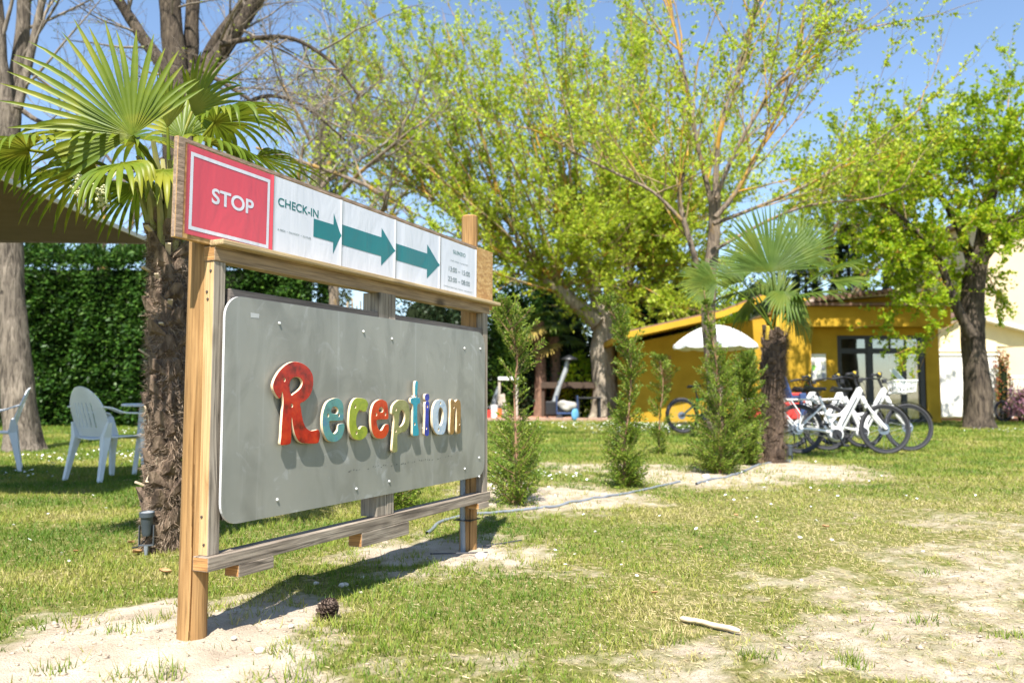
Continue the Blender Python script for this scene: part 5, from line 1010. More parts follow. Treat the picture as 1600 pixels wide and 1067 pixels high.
tb_ = thing('plastic_table', (at(268, 700, 8.7).x, 8.75, 0), 'white plastic garden table half hidden behind the palm trunk', 'table')
MB().lathe([(.001, .70), (.50, .70), (.52, .705), (.52, .725), (.50, .73), (.001, .73)], 40).build('tabletop', MT['chair'], tb_, smooth=True)
for k in range(4):
    a = pi / 4 + k * pi / 2; MB().tube([(.33 * cos(a), .33 * sin(a), .70), (.36 * cos(a), .36 * sin(a), .35), (.40 * cos(a), .40 * sin(a), 0)], [.035, .028, .024], 8).build('leg', MT['chair'], tb_, smooth=True)
# ---------------------------------------------------------------- awning at the left
aw = thing('awning', (-5.2, 6.7, 0), 'brown fabric awning reaching in from the left edge above the plastic chairs', 'awning')
fab = M('awning_fabric', (.115, .085, .07), (.095, .07, .058), 5, .8, .2, spec=.2); hem = plain('awning_hem', (.6, .58, .55), .7)
X0, X1, Y0, Y1 = -2.2, 1.69, -1.35, 1.18
zf = lambda x, y: 2.30 - .05 * sin(pi * (x - X0) / (X1 - X0)) * sin(pi * (y - Y0) / (Y1 - Y0)) + .02 * (X1 - x)
fa = MB().grid(lambda u, v: (X0 + (X1 - X0) * u, Y0 + (Y1 - Y0) * v, zf(X0 + (X1 - X0) * u, Y0 + (Y1 - Y0) * v)), 20, 14).build('fabric', fab, aw, True, solid=.006)
MB().bar((X1 + .012, Y0, 2.305), (X1 + .012, Y1 + .02, 2.305), .016, .035).build('hem', hem, aw); MB().bar((X0, Y1 + .012, 2.345), (X1, Y1 + .012, 2.305), .016, .02).build('hem', plain('awning_hem_dark', (.15, .12, .1), .7), aw)
for x in (-2.1, -.9): MB().tube([(x, .9, 0), (x, .9, 2.33)], .03, 10).build('pole', MT['grey'], aw, smooth=True)
# ---------------------------------------------------------------- garden spotlights
def spot(label, loc, rz, tilt):
    o = thing('garden_spotlight', loc, label, 'spotlight', 'small garden spotlights', rz); o.scale = (.86, .86, .86); dk = plain('bracket_grey', (.07, .08, .09), .5)
    MB().tube([(0, 0, -.08), (0, 0, .02), (0, 0, .035)], [.004, .014, .016], 8).build('spike', MT['grey'], o, smooth=True)
    MB().box((-.045, -.012, .035), (.045, .012, .042)).box((-.045, -.012, .042), (-.040, .012, .16)).box((.040, -.012, .042), (.045, .012, .16)).build('bracket', dk, o, bevel=.001)
    b_ = MB().lathe([(.002, -.07), (.026, -.068), (.031, -.05), (.0365, .045), (.0375, .048), (.044, .049), (.045, .075), (.040, .078), (.036, .07), (.002, .069)], 24).build('lamp_body', plain('lamp_grey', (.06, .075, .09), .45), o, smooth=True, loc=(0, 0, .165), rot=(tilt, 0, 0))
    MB().lathe([(.002, .0705), (.0355, .0705), (.0355, .074), (.002, .074)], 24).build('lens', plain('lens', (.35, .38, .4), .1), b_, smooth=True)
    MB().tube(smooth_path([(0, .01, .10), (-.02, .03, .06), (-.07, .05, .02), (-.12, .12, .005), (-.06, .22, 0)], 5).tolist(), .004, 6).build('cable', MT['black'], o, smooth=True)
    return o
q = gp(234, 855); spot('dark grey garden spotlight standing at the foot of the near palm', (at(236, 600, 4.36).x, 4.36, -.005), .1, R(4))
q = gp(1234, 722); spot('small grey garden spotlight at the foot of the far palm by the hose end', (q.x, q.y, 0), .3, R(-6))
# ---------------------------------------------------------------- hose, rods, ground litter
def ghose(name, pts, r, mat, label, cat, ribs=True):
    P_ = smooth_path([tuple(gp(u, v)) for u, v in pts], 14); P_[:, 2] = gheight(P_[:, 0], P_[:, 1]) + r * .7
    L = np.concatenate([[0], np.cumsum(np.linalg.norm(np.diff(P_, axis=0), axis=1))])
    if ribs:
        k = int(L[-1] / .011); l = np.linspace(0, L[-1], k); P_ = np.stack([np.interp(l, L, P_[:, i]) for i in range(3)], 1); rad = r * (1 + .10 * (np.arange(k) % 2))
    else: rad = np.full(len(P_), r)
    o_ = P_[0].copy(); V, F = tubes_np([(P_ - o_, rad)], 8); return tag(link(name, np_mesh(name, V, F, mat, not ribs), None, tuple(o_)), label, cat)
hose_m = plain('grey_conduit', (.18, .20, .225), .65)
ghose('conduit_hose', [(667,829),(676,822),(690,812),(715,806),(745,800),(790,795),(840,791),(900,783),(950,774),(1000,765),(1035,758),(1062,753)], .0105, hose_m, 'grey corrugated conduit snaking from the far post past the first two young conifers', 'hose')
ghose('conduit_hose', [(1088,756),(1110,747),(1140,743),(1165,735),(1185,726),(1205,723),(1230,720)], .0115, hose_m, 'shorter grey corrugated conduit running from the third conifer to the far palm', 'hose')
def rod(pts, r, label):
    P_ = np.array([tuple(gp(u, v)) for u, v in pts]); P_[:, 2] = gheight(P_[:, 0], P_[:, 1]) + r + .012; o_ = P_[0].copy(); V, F = tubes_np([(smooth_path(P_ - o_, 4), np.full(4 * (len(pts) - 1) + 1, r))], 6)
    tag(link('rod', np_mesh('rod', V, F, plain('rod', (.05, .05, .055), .6), True), None, tuple(o_)), label, 'rod')
rod([(755,850),(790,847),(815,844)], .004, 'thin black rod lying on the sand right of the far post')
rod([(672,866),(710,865),(762,863)], .004, 'thin black rod lying across the shadow in front of the far post')
rod([(568,838),(575,848)], .003, 'short thin black wire under the middle of the bottom rail')
# pine cone
q = gp(511, 967); pc = thing('pine_cone', (q.x, q.y, gz(q.x, q.y) + .034), 'brown open pine cone lying on the sand at the edge of the sign shadow', 'pine cone')
pc.rotation_euler = (R(35), R(25), .4); cm = M('cone_scale', (.13, .085, .06), (.075, .05, .038), 60, .75); cmt = M('cone_tip', (.24, .17, .12), (.15, .1, .075), 60, .8)
MB().lathe([(.001, -.036), (.014, -.03), (.018, 0), (.010, .03), (.001, .04)], 10).build('core', cm, pc, smooth=True)
sc_ = MB(); sc_.add([(0, -.004, 0), (.012, -.010, .003), (.022, -.007, .009), (.024, 0, .011), (.022, .007, .009), (.012, .010, .003), (0, .004, 0), (.012, 0, -.002), (.023, 0, .004)], [(0,1,7),(1,2,8,7),(2,3,8),(3,4,8),(4,5,7,8),(5,6,7),(0,7,6),(0,6,5,1),(1,5,4,2),(2,4,3)])
s0 = sc_.build('scale', [cm], pc, fix=False)
for k in range(1, 88):
    c = s0.copy(); COL.objects.link(c); f = k / 88; z = -.034 + .070 * f; r = .017 * sin(pi * min(1, .12 + f * .86)) ** .8; a = k * 2.39996
    c.location = (r * .6 * cos(a), r * .6 * sin(a), z); s_ = .55 + .75 * sin(pi * (.15 + .75 * f)); c.scale = (s_, s_, s_); c.rotation_euler = Euler((0, R(35 - 95 * f), a), 'XYZ')
s0.location = (.004, 0, -.034); s0.rotation_euler = (0, R(35), 0)
# stick
q = gp(1063, 970); q2 = gp(1157, 987); P_ = np.array([tuple(q), tuple(q.lerp(q2, .33) + Vector((0, .006, 0))), tuple(q.lerp(q2, .7)), tuple(q2)]); P_[:, 2] = gheight(P_[:, 0], P_[:, 1]) + .016; o_ = P_[0].copy()
V, F = tubes_np([(smooth_path(P_ - o_, 6), np.interp(np.linspace(0, 1, 19), [0, .06, .3, .8, 1], [.005, .0095, .0085, .0105, .007]))], 10)
tag(link('stick', np_mesh('stick', V + (vnoise(V[:, 0] * 60, V[:, 1] * 60, 2) - .5)[:, None] * .003, F, M('bare_stick', (.66, .54, .36), (.54, .42, .27), 30, .8), True), None, tuple(o_)), 'pale bare stick lying on the thin grass in the foreground', 'stick')
# stones
stm2 = M('pale_stone', (.62, .56, .48), (.5, .44, .36), 20, .9, .3)
def stone(name, u, v, r, label, cat, grp=None, mat=stm2, sx=1.0, sz=.65):
    q = gp(u, v); bm = bmesh.new(); bmesh.ops.create_icosphere(bm, subdivisions=3 if r > .1 else 2, radius=1); s_ = random.Random(u)
    o1, o2 = s_.random() * 9, s_.random() * 9
    for p in bm.verts:
        n_ = vnoise(np.array([p.co.x * 1.3 + o1 + p.co.z]), np.array([p.co.y * 1.3 + o2 - p.co.z * .7]), 3)[0] - .5; n2 = vnoise(np.array([p.co.x * 4 + o1]), np.array([p.co.y * 4 + p.co.z * 3 + o2]), 5)[0] - .5
        p.co *= r * (1 + n_ * .5 + n2 * .12); p.co.x *= sx; p.co.z *= sz
    me = bpy.data.meshes.new(name); bm.to_mesh(me); bm.free(); me.materials.append(mat); me.polygons.foreach_set('use_smooth', [True] * len(me.polygons))
    return tag(link(name, me, None, (q.x, q.y, gz(q.x, q.y) + r * .35), (0, 0, s_.random() * 6)), label, cat, grp)
stone('boulder', 1172, 721, .165, 'rounded tan boulder between the fourth conifer and the far palm', 'boulder', None, M('tan_rock', (.46, .33, .2), (.34, .24, .14), 5, .9, .5, c3=(.25, .17, .1)), 1.15, .75)
stone('stone', 1103, 745, .045, 'white stone at the start of the shorter conduit', 'stone')
stone('stone', 538, 912, .022, 'larger pale stone lying inside the sign shadow', 'stone'); stone('stone', 405, 1024, .018, 'flat grey stone on the sand right of the near post foot', 'stone')
stone('stone', 1250, 841, .014, 'pale stone on the grass in the middle of the right half', 'stone'); stone('stone', 752, 868, .03, 'pale lump of earth right of the far post', 'stone')
for k, (u, v, lab) in enumerate([(494,906,'leftmost of three small pale pebbles inside the sign shadow'),(564,921,'small pale pebble inside the sign shadow just below the larger stone'),(566,896,'small pale pebble deep inside the sign shadow, farthest from the camera'),(1392,948,'small pale pebble on the bare ground at the far right foreground'),(1310,757,'small white pebble far out on the right lawn below the bicycles'),(1182,804,'small pale pebble beside the reddish dry leaf on the lawn'),(1300,843,'small pale pebble right of the stone on the right lawn'),(1442,860,'small whitish pebble on the dry patch at the right edge of the lawn'),(1252,903,'small pale pebble on the lawn above the bare stick'),(930,828,'small pale pebble on the grass below the long grey conduit'),(300,905,'pale pebble on the grass just left of the near post'),(1480,1040,'small pebble in the bottom right corner sand'),(455,985,'small pale pebble on the sand between near post and pine cone'),(365,1005,'small pebble right at the foot of the near post')]):
    stone('pebble', u, v, .008 + .006 * random.Random(k).random(), lab, 'pebble', 'small pale pebbles')
lfm = M('dry_leaf', (.42, .23, .10), (.32, .18, .08), 20, .8)
for k, (u, v, r, lab) in enumerate([(258,893,.03,'curled pale dry leaf on the grass left of the near post'), (214,860,.035,'brown dry leaf beside the garden spotlight'), (205,845,.03,'tan dry leaf left of the garden spotlight'), (1095,856,.014,'dark brown dry leaf on the thin grass'), (1150,804,.02,'reddish dry leaf far out on the lawn'), (1290,824,.025,'straw brown dry leaf on the right lawn'), (118,858,.02,'orange brown dry leaf on the left lawn'), (1023,928,.014,'tiny dark dry leaf in the foreground grass')]):
    q = gp(u, v); a = k * 1.3
    o_ = MB().grid(lambda s_, w_: (r * 2 * (s_ - .5), r * (w_ - .5) * 1.3 * max(.06, sin(pi * min(max(s_, .02), .98))), r * .5 * (abs(w_ - .5) * 1.6 + .6 * (s_ - .5) ** 2)), 8, 4).build('dry_leaf', lfm, None, True, loc=(q.x, q.y, gz(q.x, q.y) + .012), rot=(.1, .15, a), solid=.0012)
    tag(o_, lab, 'leaf')
# ---------------------------------------------------------------- bicycles
def wheel(root, x, r, tw, name_mats, disc=True):
    tm, rm = name_mats
    t_ = MB().lathe([(r - tw * (1 - cos(a)) * .5 + tw * 0 - tw * .5 + tw * .5 * cos(a) * 0, 0) for a in ()], 8) if False else MB()
    prof = [(r - tw * .5 + tw * .5 * cos(a), tw * .5 * sin(a)) for a in [k * pi / 4 for k in range(8)]]
    ty = t_.lathe(prof, 44, closed=True, axis='y').build('wheel', tm, root, True, loc=(x, 0, r))
    MB().lathe([(r - tw, -.011), (r - tw - .022, -.009), (r - tw - .022, .009), (r - tw, .011)], 44, closed=True, axis='y').build('rim', rm, ty, True)
    sp = MB()
    for k in range(26):
        a = k * 2 * pi / 26; s_ = 1 if k % 2 else -1; b_ = a + s_ * .5
        sp.tube([(.024 * cos(b_), s_ * .03, .024 * sin(b_)), ((r - tw - .02) * cos(a), 0, (r - tw - .02) * sin(a))], .0013, 3, cap=False)
    sp.build('spokes', MT['steel'], ty)
    MB().lathe([(.001, -.06), (.012, -.06), (.014, -.04), (.03, -.035), (.03, .035), (.014, .04), (.012, .06), (.001, .06)], 14, axis='y').build('hub', MT['black'], ty, True)
    if disc: MB().lathe([(.03, .036), (.08, .036), (.08, .038), (.03, .038)], 20, closed=True, axis='y').build('brake_disc', MT['steel'], ty)
    return ty
def tubes(mb, L):
    for P_, r in L: mb.tube(P_, r, 9)
    return mb
def ebike(label, loc, rz, lean, basket=False, seat=False, rackbag=False, group='parked white electric bicycles'):
    o = thing('bicycle', loc, label, 'bicycle', group, rz); o.rotation_euler = (lean, 0, rz)
    W_, K = MT['white'], MT['black']
    wheel(o, 0, .35, .045, (MT['tyre'], K)); wheel(o, 1.17, .35, .045, (MT['tyre'], K))
    f = MB()
    dtp = [(.52, 0, .27), (.60, 0, .42), (.80, 0, .78), (.865, 0, .905)]
    f.tube(dtp, [.05, .055, .056, .048], 12); f.tube([(.835, 0, .93), (.905, 0, .735)], [.036, .036], 12)
    tubes(f, [([(.50, 0, .30), (.42, 0, .48), (.30, 0, .80)], [.03, .026, .021]), ([(.40, 0, .52), (.62, 0, .55), (.70, 0, .62)], [.024, .024, .03])])
    for s_ in (-.055, .055): tubes(f, [([(.50, s_ * .7, .29), (.25, s_, .33), (0, s_ * 1.1, .35)], [.022, .02, .014]), ([(.33, s_ * .4, .66), (.12, s_ * 1.1, .47), (0, s_ * 1.15, .35)], [.012, .012, .010])])
    f.lathe([(.001, -.065), (.085, -.06), (.10, -.04), (.10, .04), (.085, .06), (.001, .065)], 20, c=(.50, 0, .27), axis='y')
    f.build('frame', W_, o, True)
    MB().bar((.575, -.058, .40), (.80, -.058, .80), .006, .06, up=(0, 1, 0)).build('battery_cover', K, o)
    k = MB(); k.tube([(.895, 0, .74), (.90, 0, .71)], .03, 10)
    for s_ in (-.055, .055): k.tube([(.905, s_, .72), (.99, s_, .58)], [.018, .019], 9); k.tube([(.985, s_, .59), (1.17, s_, .345)], [.025, .022], 9)
    k.bar((.905, -.06, .72), (.905, .06, .72), .05, .04); k.build('fork', W_, o, True)
    h = MB(); h.tube([(.84, 0, .92), (.79, 0, 1.06)], .018, 9); h.tube(smooth_path([(.60, -.31, 1.08), (.72, -.22, 1.10), (.79, -.05, 1.07), (.79, .05, 1.07), (.72, .22, 1.10), (.60, .31, 1.08)], 4).tolist(), .012, 8)
    hb_ = h.build('handlebar', K, o, True); [MB().tube([(.71, y_ * .225, 1.10), (.59, y_ * .315, 1.08)], .018, 8).build('grip', MT['tyre'], hb_, True) for y_ in (-1, 1)]
    MB().box((.78, -.05, 1.09), (.83, .05, 1.16)).box((.84, -.03, 1.0), (.90, .03, 1.06)).build('display', K, hb_, bevel=.006); MB().lathe([(.001, -.025), (.02, -.02), (.024, .01), (.001, .02)], 10, c=(.76, -.13, 1.125)).build('bell', plain('yellow_bell', (.7, .5, .03), .4), hb_, True)
    cb = MB()
    for s_ in (-.12, .1): cb.tube(smooth_path([(.78, s_, 1.08), (.93, s_ * .8, 1.02), (.96, s_ * .4, .88), (.90, 0, .78)], 5).tolist(), .004, 5)
    cb.build('cables', K, hb_, True)
    sd = MB().tube([(.30, 0, .79), (.265, 0, .90)], .014, 8).build('seat_post', K, o, True)
    MB().grid(lambda u, v: (.12 + .28 * u, (v - .5) * (.21 * (1 - u) ** 1.3 + .045), .935 - .03 * (2 * v - 1) ** 2 - .012 * sin(pi * u) + .02 * (1 - u)), 10, 8).build('saddle', K, sd, True, solid=.045)
    r_ = MB()
    for s_ in (-.075, .075): r_.tube([(.0, s_, .37), (.02, s_, .55), (-.10, s_, .74)], .008, 7); r_.tube(smooth_path([(.27, s_ * .5, .70), (.20, s_, .755), (.0, s_, .755), (-.26, s_, .75), (-.29, s_, .71), (-.25, s_, .62), (-.04, s_, .38)], 4).tolist(), .010, 7)
    for x in (-.24, -.10, .05, .18): r_.tube([(x, -.075, .755), (x, .075, .755)], .008, 6)
    r_.build('rear_rack', W_, o, True)
    for (cx, a0, a1) in ((0, .2, 2.6), (1.17, .35, 2.3)):
        n = 18; mg = MB()
        for i in range(n):
            t0 = a0 + (a1 - a0) * i / n; t1 = a0 + (a1 - a0) * (i + 1) / n; q = lambda t_, y, rr: (cx + rr * cos(t_), y, .35 + rr * sin(t_))
            mg.add([q(t0, -.03, .367), q(t0, 0, .376), q(t0, .03, .367), q(t1, -.03, .367), q(t1, 0, .376), q(t1, .03, .367)], [(0, 1, 4, 3), (1, 2, 5, 4)])
        mg.build('mudguard', K, o, True, fix=False, solid=.002)
    cr = MB().lathe([(.001, -.085), (.07, -.085), (.07, -.078), (.001, -.078)], 22, c=(.50, 0, .27), axis='y'); cr.tube([(.50, -.09, .27), (.58, -.10, .12)], .013, 7); cr.tube([(.50, -.092, .27), (.50, .092, .27)], .016, 8); cr.tube([(.50, .09, .27), (.42, .10, .42)], .013, 7)
    ck = cr.build('crank', K, o, True); MB().box((.54, -.20, .10), (.62, -.108, .13)).build('pedal', K, ck, bevel=.004); MB().box((.38, .108, .405), (.46, .20, .435)).build('pedal', K, ck, bevel=.004)
    ch = MB(); ch.tube([(.50, -.075, .335), (.0, -.06, .385)], .006, 5).tube([(.50, -.075, .20), (.0, -.06, .31)], .006, 5).lathe([(.02, -.062), (.05, -.062), (.05, -.052), (.02, -.052)], 16, c=(0, 0, .35), closed=True, axis='y').build('chain', MT['steel'], o)
    MB().tube([(.10, .08, .31), (.16, .22, .0)], .010, 7).build('kickstand', K, o)
    MB().box((.86, -.035, .80), (.91, .035, .86)).build('headlamp', MT['black'], o, bevel=.01); MB().box((-.31, -.04, .70), (-.292, .04, .735)).build('rear_lamp', MT['red'], o, bevel=.004)
    if basket:
        bk = MB(); zb, zt_ = .86, 1.02; x0, x1, y0, y1 = .98, 1.26, -.16, .16
        for z, e in ((zb, -.03), (.94, -.01), (zt_, .02)):
            lp = [(x0 - e, y0 - e, z), (x1 + e, y0 - e, z), (x1 + e, y1 + e, z), (x0 - e, y1 + e, z)]
            for a, b_ in zip(lp, lp[1:] + lp[:1]): bk.tube([a, b_], .010, 6)
        for i in range(7):
            x = x0 + (x1 - x0) * i / 6
            for y, s_ in ((y0, -1), (y1, 1)): bk.tube([(x, y + .03 * -s_, zb), (x, y + .02 * s_, zt_)], .007, 5)
            bk.tube([(x, y0 + .03, zb), (x, y1 - .03, zb)], .006, 5)
        for i in range(5):
            y = y0 + (y1 - y0) * i / 4
            for x, s_ in ((x0, -1), (x1, 1)): bk.tube([(x - .03 * s_, y, zb), (x + .02 * s_, y, zt_)], .007, 5)
        bk.tube([(.89, 0, .84), (1.0, -.05, .86)], .014, 7).tube([(.89, 0, .84), (1.0, .05, .86)], .014, 7); bk.build('front_basket', W_, o, True)
        MB().grid(lambda u, v: (1.0 + .16 * u, -.10 + .2 * v, 1.0 + .20 * (1 - u) + .02 * sin(7 * v)), 6, 6).build('papers_in_basket', plain('bag_paper', (.55, .68, .72), .6), o, True, fix=False, solid=.004)
    if seat:
        nv = MT['navy']; s1 = MB()
        s1.grid(lambda u, v: (-.02 - .10 * u - .05 * (2 * v - 1) ** 2 * -1, (v - .5) * (.32 - .08 * u), .76 + .36 * u), 10, 8)
        cs = s1.build('child_seat', nv, o, True, solid=.035); MB().box((-.04, -.15, .765), (.20, .15, .80)).build('seat_pan', nv, cs, bevel=.02); MB().box((-.02, -.13, .802), (.19, .13, .85)).build('seat_cushion', MT['red'], cs, bevel=.018)
        MB().tube(smooth_path([(-.13, -.12, 1.08), (-.15, -.08, 1.15), (-.15, .08, 1.15), (-.13, .12, 1.08)], 4).tolist(), .028, 8).build('headrest', nv, cs, True)
        for s_ in (-.16, .16): MB().box((.12, s_ - .03, .50), (.22, s_ + .03, .84)).build('foot_guard', nv, cs, bevel=.015)
    if rackbag:
        MB().box((-.28, -.20, .44), (.10, -.09, .70)).box((-.28, .09, .44), (.10, .20, .70)).build('red_pannier', MT['red'], o, bevel=.02)
    return o
def bpos(u, v): q = gp(u, v); return (q.x, q.y, 0)
q = gp(1249, 703.5)
ebike('front white electric bicycle nearest the camera with a white rear rack', (q.x - .24, 11.45, 0), R(-5), R(-5))
ebike('white electric bicycle with white front basket holding pale papers, second from the front', (q.x + .40, 12.1, 0), R(-6), R(-6), basket=True)
ebike('white electric bicycle with a navy and red child seat beside the far palm', (q.x + .02, 12.6, 0), R(3), R(-4), seat=True, rackbag=True)
ebike('white electric bicycle hidden deepest in the group with only saddle and bars showing', (q.x - .22, 13.2, 0), R(-2), R(-5), rackbag=True)
# dark mountain bike by the yellow wing
def mtb(label, loc, rz, lean, r=.37, group=None):
    o = thing('mountain_bicycle', loc, label, 'bicycle', group, rz); o.rotation_euler = (lean, 0, rz); K, Gn = MT['black'], MT['green']
    wheel(o, 0, r, .062, (MT['tyre'], K)); wheel(o, 1.18, r, .062, (MT['tyre'], K))
    f = MB(); tubes(f, [([(.46, 0, .36), (.88, 0, .74)], [.04, .036]), ([(.46, 0, .36), (.34, 0, .78)], [.024, .02])])
    for s_ in (-.06, .06): tubes(f, [([(.46, s_ * .6, .36), (0, s_, r)], [.016, .012]), ([(.38, s_ * .5, .66), (0, s_, r)], [.012, .011])])
    f.lathe([(.001, -.06), (.09, -.055), (.09, .055), (.001, .06)], 16, c=(.47, 0, .34), axis='y'); f.build('frame', plain('dark_green_frame', (.01, .05, .045), .35), o, True)
    tubes(MB(), [([(.37, 0, .68), (.88, 0, .80)], [.022, .024]), ([(.36, .0, .50), (.335, 0, .72)], [.03, .026]), ([(.86, 0, .88), (.91, 0, .70)], [.026, .026])]).build('top_tube', Gn, o, True)
    k = MB()
    for s_ in (-.065, .065): k.tube([(.92, s_, .68), (1.18, s_, r)], [.022, .018], 8)
    k.bar((.92, -.07, .69), (.92, .07, .69), .05, .04); k.build('fork', K, o, True)
    MB().tube([(.86, 0, .88), (.88, 0, .96)], .016, 8).tube(smooth_path([(.80, -.36, 1.0), (.88, -.12, .98), (.89, .12, .98), (.80, .36, 1.0)], 4).tolist(), .012, 8).build('handlebar', K, o, True)
    sp_ = MB().tube([(.345, 0, .76), (.30, 0, .98)], .015, 8).build('seat_post', K, o, True)
    MB().grid(lambda u, v: (.17 + .27 * u, (v - .5) * (.15 * (1 - u) ** 1.4 + .04), 1.0 - .02 * (2 * v - 1) ** 2), 8, 6).build('saddle', K, sp_, True, solid=.035)
    MB().lathe([(.001, -.09), (.075, -.09), (.075, -.083), (.001, -.083)], 20, c=(.47, 0, .34), axis='y').tube([(.47, -.088, .34), (.55, -.10, .20)], .013, 7).box((.51, -.19, .185), (.59, -.098, .215)).build('crank', K, o, True)
    return o
q = gp(1063, 678); mtb('dark mountain bicycle with bright green tube leaning by the yellow wing', (q.x, 16.9, .03), R(10), R(-6))
q = at(1572, 640, 24.4); mtb('dark bicycle parked in the porch at the right edge', (q.x, 24.5, .0), R(15), R(-5), .33)
# ---------------------------------------------------------------- parasol
q = at(1119, 600, 21.6); pa = thing('parasol', (q.x, 21.6, 0), 'open white parasol in front of the yellow wing', 'parasol')
zt_, zr_ = at(0, 508, 21.6).z, at(0, 540, 21.6).z; rad = 66 / FPX * 21.6; NP = 10
def pf(u, v):
    a = 2 * pi * u; rr_ = rad * v; sc2 = 1 - .05 * (1 - cos(NP * a)) * .5 * v; return (rr_ * cos(a) * sc2, rr_ * sin(a) * sc2, zr_ + (zt_ - zr_) * (1 - v ** 1.9))
MB().grid(pf, 60, 12).build('canopy', M('parasol_cloth', (.80, .80, .78), (.74, .74, .73), 2.5, .8), pa, True, fix=False)
vl = MB()
for k in range(60):
    a0, a1 = k / 60, (k + 1) / 60; p0, p1 = pf(a0, 1), pf(a1, 1); d_ = .10; vl.add([p0, p1, (p1[0] * 1.01, p1[1] * 1.01, p1[2] - d_ * (.6 + .4 * abs(sin(NP * pi * a1)))), (p0[0] * 1.01, p0[1] * 1.01, p0[2] - d_ * (.6 + .4 * abs(sin(NP * pi * a0))))], [(0, 1, 2, 3)])
vl.build('valance', M('valance_cloth', (.80, .80, .78), (.74, .74, .73), 2.5, .8), pa, True, fix=False)
MB().tube([(0, 0, 0), (0, 0, zt_ + .06)], .022, 10).build('pole', MT['white'], pa, True); MB().lathe([(.001, 0), (.25, 0), (.24, .06), (.05, .09), (.03, .2), (.001, .2)], 20).build('base', MT['grey'], pa, True)
for k in range(NP):
    a = 2 * pi * k / NP; MB().tube([(0, 0, zt_ - .05), (rad * .6 * cos(a), rad * .6 * sin(a), zr_ + (zt_ - zr_) * (1 - .6 ** 1.9) - .03), (rad * .97 * cos(a), rad * .97 * sin(a), zr_ + .0)], .008, 5).build('rib', MT['steel'], pa)
# ---------------------------------------------------------------- bits and pieces at the far back
Yk = 26.5; KX = lambda u: FX(u, Yk); KZ = lambda v: at(800, v, Yk).z
st = thing('garden_stove', (KX(872), Yk, 0), 'slanting grey flue pipe with dark cap rising from a low stove at the back', 'stove')
MB().tube([(-.12, 0, .6), (.05, 0, 1.15), (.25, 0, KZ(578)), (.32, 0, KZ(560))], [.09, .085, .085, .07], 12).build('flue_pipe', M('galvanised', (.42, .44, .45), (.3, .32, .33), 6, .5, metal=.4), st, True)
MB().lathe([(.001, .16), (.26, .05), (.28, .0), (.06, -.02), (.06, -.12), (.001, -.12)], 14, c=(.36, 0, KZ(562))).build('flue_cap', MT['black'], st, True)
MB().box((-.42, -.25, .18), (.22, .25, .62)).build('fire_box', MT['black'], st, bevel=.03)
for x in (-.36, .16):
    for y in (-.2, .2): MB().tube([(x, y, 0), (x, y, .18)], .02, 6).build('leg', MT['black'], st)
ct = thing('tool_cart', (KX(883), Yk - .7, 0), 'low dark cart loaded with a pale bundle beside the stove', 'cart')
MB().box((-.34, -.25, .22), (.34, .25, .28)).box((-.34, -.25, .28), (-.31, .25, .8)).box((.31, -.25, .28), (.34, .25, .8)).build('tray', MT['navy'], ct, bevel=.01)
for x in (-.25, .25): MB().lathe([(.02, -.03), (.10, -.03), (.11, 0), (.10, .03), (.02, .03)], 14, c=(x, -.27, .11), axis='y').build('wheel', MT['tyre'], ct, True)
stone('cloth_bundle', 880, 1000, .3, 'pale cloth bundle lying on the low cart', 'bundle', None, plain('bundle_cloth', (.38, .36, .33), .9), 1, .7).location = (KX(883), Yk - .72, .46)
stone('plastic_bag', 893, 1001, .125, 'light blue plastic bag standing right of the cart', 'bag', None, plain('blue_plastic', (.10, .30, .50), .6), .6, 1.7).location = (KX(895), Yk - 1.0, .22)
dt = thing('dark_table', (KX(918), Yk - .2, 0), 'dark garden table left of the big pale trunk', 'table')
MB().box((-.42, -.35, .70), (.42, .35, .75)).build('tabletop', MT['black'], dt, bevel=.01)
for x in (-.34, .34):
    for y in (-.27, .27): MB().box((x - .035, y - .035, 0), (x + .035, y + .035, .70)).build('leg', MT['black'], dt)
pl_ = thing('plank_shelter', (KX(892), Yk + 1.2, 0), 'low brown timber shelter behind the stove', 'shelter'); bw_ = plain('brown_timber', (.07, .045, .03), .9)
for k in range(4): MB().box((-.9, -.3 + .3 * k, KZ(601) + .06), (.95, -.02 + .3 * k, KZ(601) + .1)).build('roof_plank', bw_, pl_, bevel=.004)
MB().box((-.95, -.36, KZ(606)), (1.0, -.3, KZ(600) + .04)).build('beam', bw_, pl_)
for x in (-.88, .9): MB().box((x - .05, -.29, 0), (x + .05, -.2, KZ(606))).build('post', bw_, pl_)
wp = thing('work_bench', (KX(790), Yk, 0), 'small white topped stand with tools left of the shaded palms', 'stand')
MB().box((-.24, -.3, KZ(594)), (.42, .3, KZ(589))).build('top', MT['white'], wp, bevel=.01)
for x in (-.2, .36): MB().box((x - .04, -.25, 0), (x + .04, -.17, KZ(594))).build('leg', plain('grey_timber', (.42, .37, .31), .9), wp)
MB().bar((.02, -.3, 0), (-.12, -.3, .85), .18, .03, up=(0, 1, 0)).build('leaning_board', plain('pale_board', (.5, .42, .35), .9), wp)
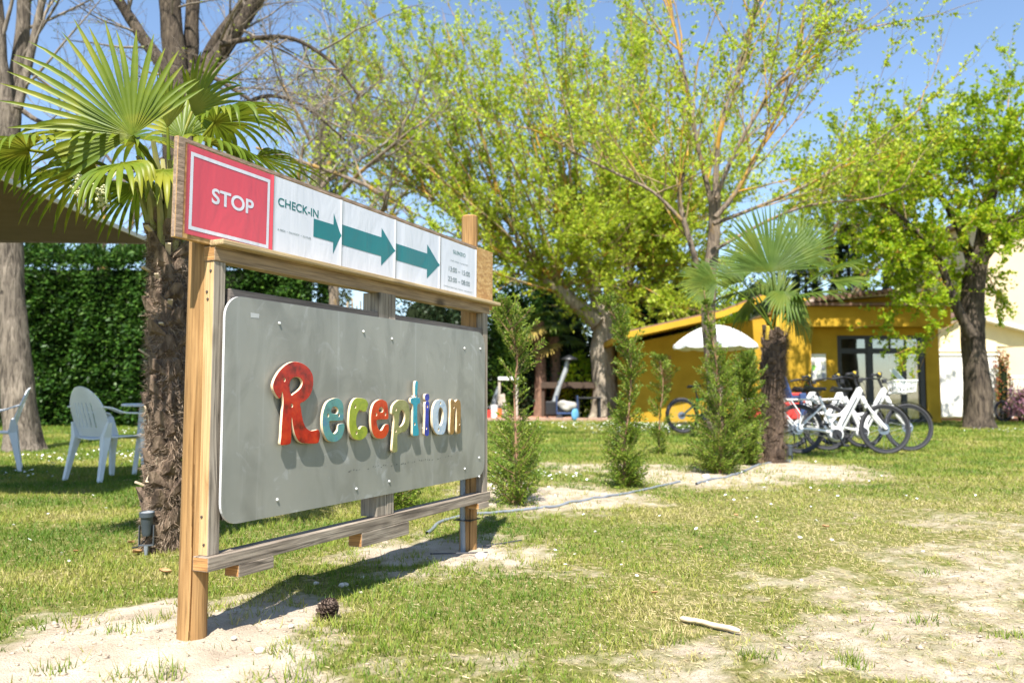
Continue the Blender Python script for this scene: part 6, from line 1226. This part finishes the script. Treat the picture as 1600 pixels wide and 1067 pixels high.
for u, w_, h, mt, lab in [(764, .2, .26, MT['red'], 'red box on the paving left of the stand'), (773, .24, .42, MT['white'], 'white bucket on the paving at the foot of the stand'), (781, .16, .3, plain('orange_can', (.7, .16, .03), .5), 'orange canister on the paving under the stand')]:
    c = thing('bucket', (KX(u), Yk - .6, .09), lab, 'bucket'); MB().lathe([(.001, 0), (w_ * .42, 0), (w_ * .5, h), (w_ * .44, h), (w_ * .38, .03), (.001, .03)], 16).build('bucket_body', mt, c, True)
    MB().tube(smooth_path([(-w_ * .5, 0, h * .9), (-w_ * .3, 0, h * 1.3), (w_ * .3, 0, h * 1.3), (w_ * .5, 0, h * .9)], 4).tolist(), .008, 5).build('bucket_handle', MT['steel'], c)
bd2 = thing('garden_edging', (KX(850), Yk - .95, 0), 'low pinkish block edging along the back of the lawn', 'edging'); bl = None; pb = M('edging_block', (.42, .27, .2), (.33, .21, .16), 5, .9)
for k in range(16):
    if bl is None: bl = MB().box((-.2, -.09, -.02), (.2, .09, .10)).build('block', pb, bd2, bevel=.012); c = bl
    else: c = bl.copy(); COL.objects.link(c)
    c.location = (-2.1 + k * .405, (k * 37 % 5) * .008, (k * 13 % 4) * .006)
ps_ = tag(MB().box((KX(742), Yk - .85, -.02), (KX(905), Yk + 2.4, .085)).build('paving', terra, None, bevel=.01), kind='structure')
gl_ = thing('gas_bottle', (KX(770), Yk + .4, .085), 'leaning grey tube beside the stand at the back', 'tube'); MB().tube([(-.1, 0, 0), (.18, 0, .95)], [.09, .08], 12).lathe([(.05, .94), (.08, .95), (.03, 1.02), (.001, 1.02)], 10, c=(.18, 0, 0)).build('tube_body', MT['grey'], gl_, True)
# tan stakes beyond the sign gap
for k, (u, v) in enumerate([(541, 472), (549, 466), (556, 478), (562, 470), (570, 482), (577, 488)]):
    q = at(u, 600, 23.0); h = at(u, v, 23.0).z
    tag(MB().tube([(0, 0, 0), (.02, 0, h * .5), (0, 0, h)], [.06, .055, .02], 7).build('garden_stake', plain('cane', (.55, .40, .25), .9), None, True, loc=(q.x, 23.0, 0)), 'tan pointed stake in the gap above the grey panel, %s of six' % ['leftmost', 'second from left', 'third from left', 'third from right', 'second from right', 'rightmost'][k], 'stake', 'row of tan stakes')
bpy.context.view_layer.update()
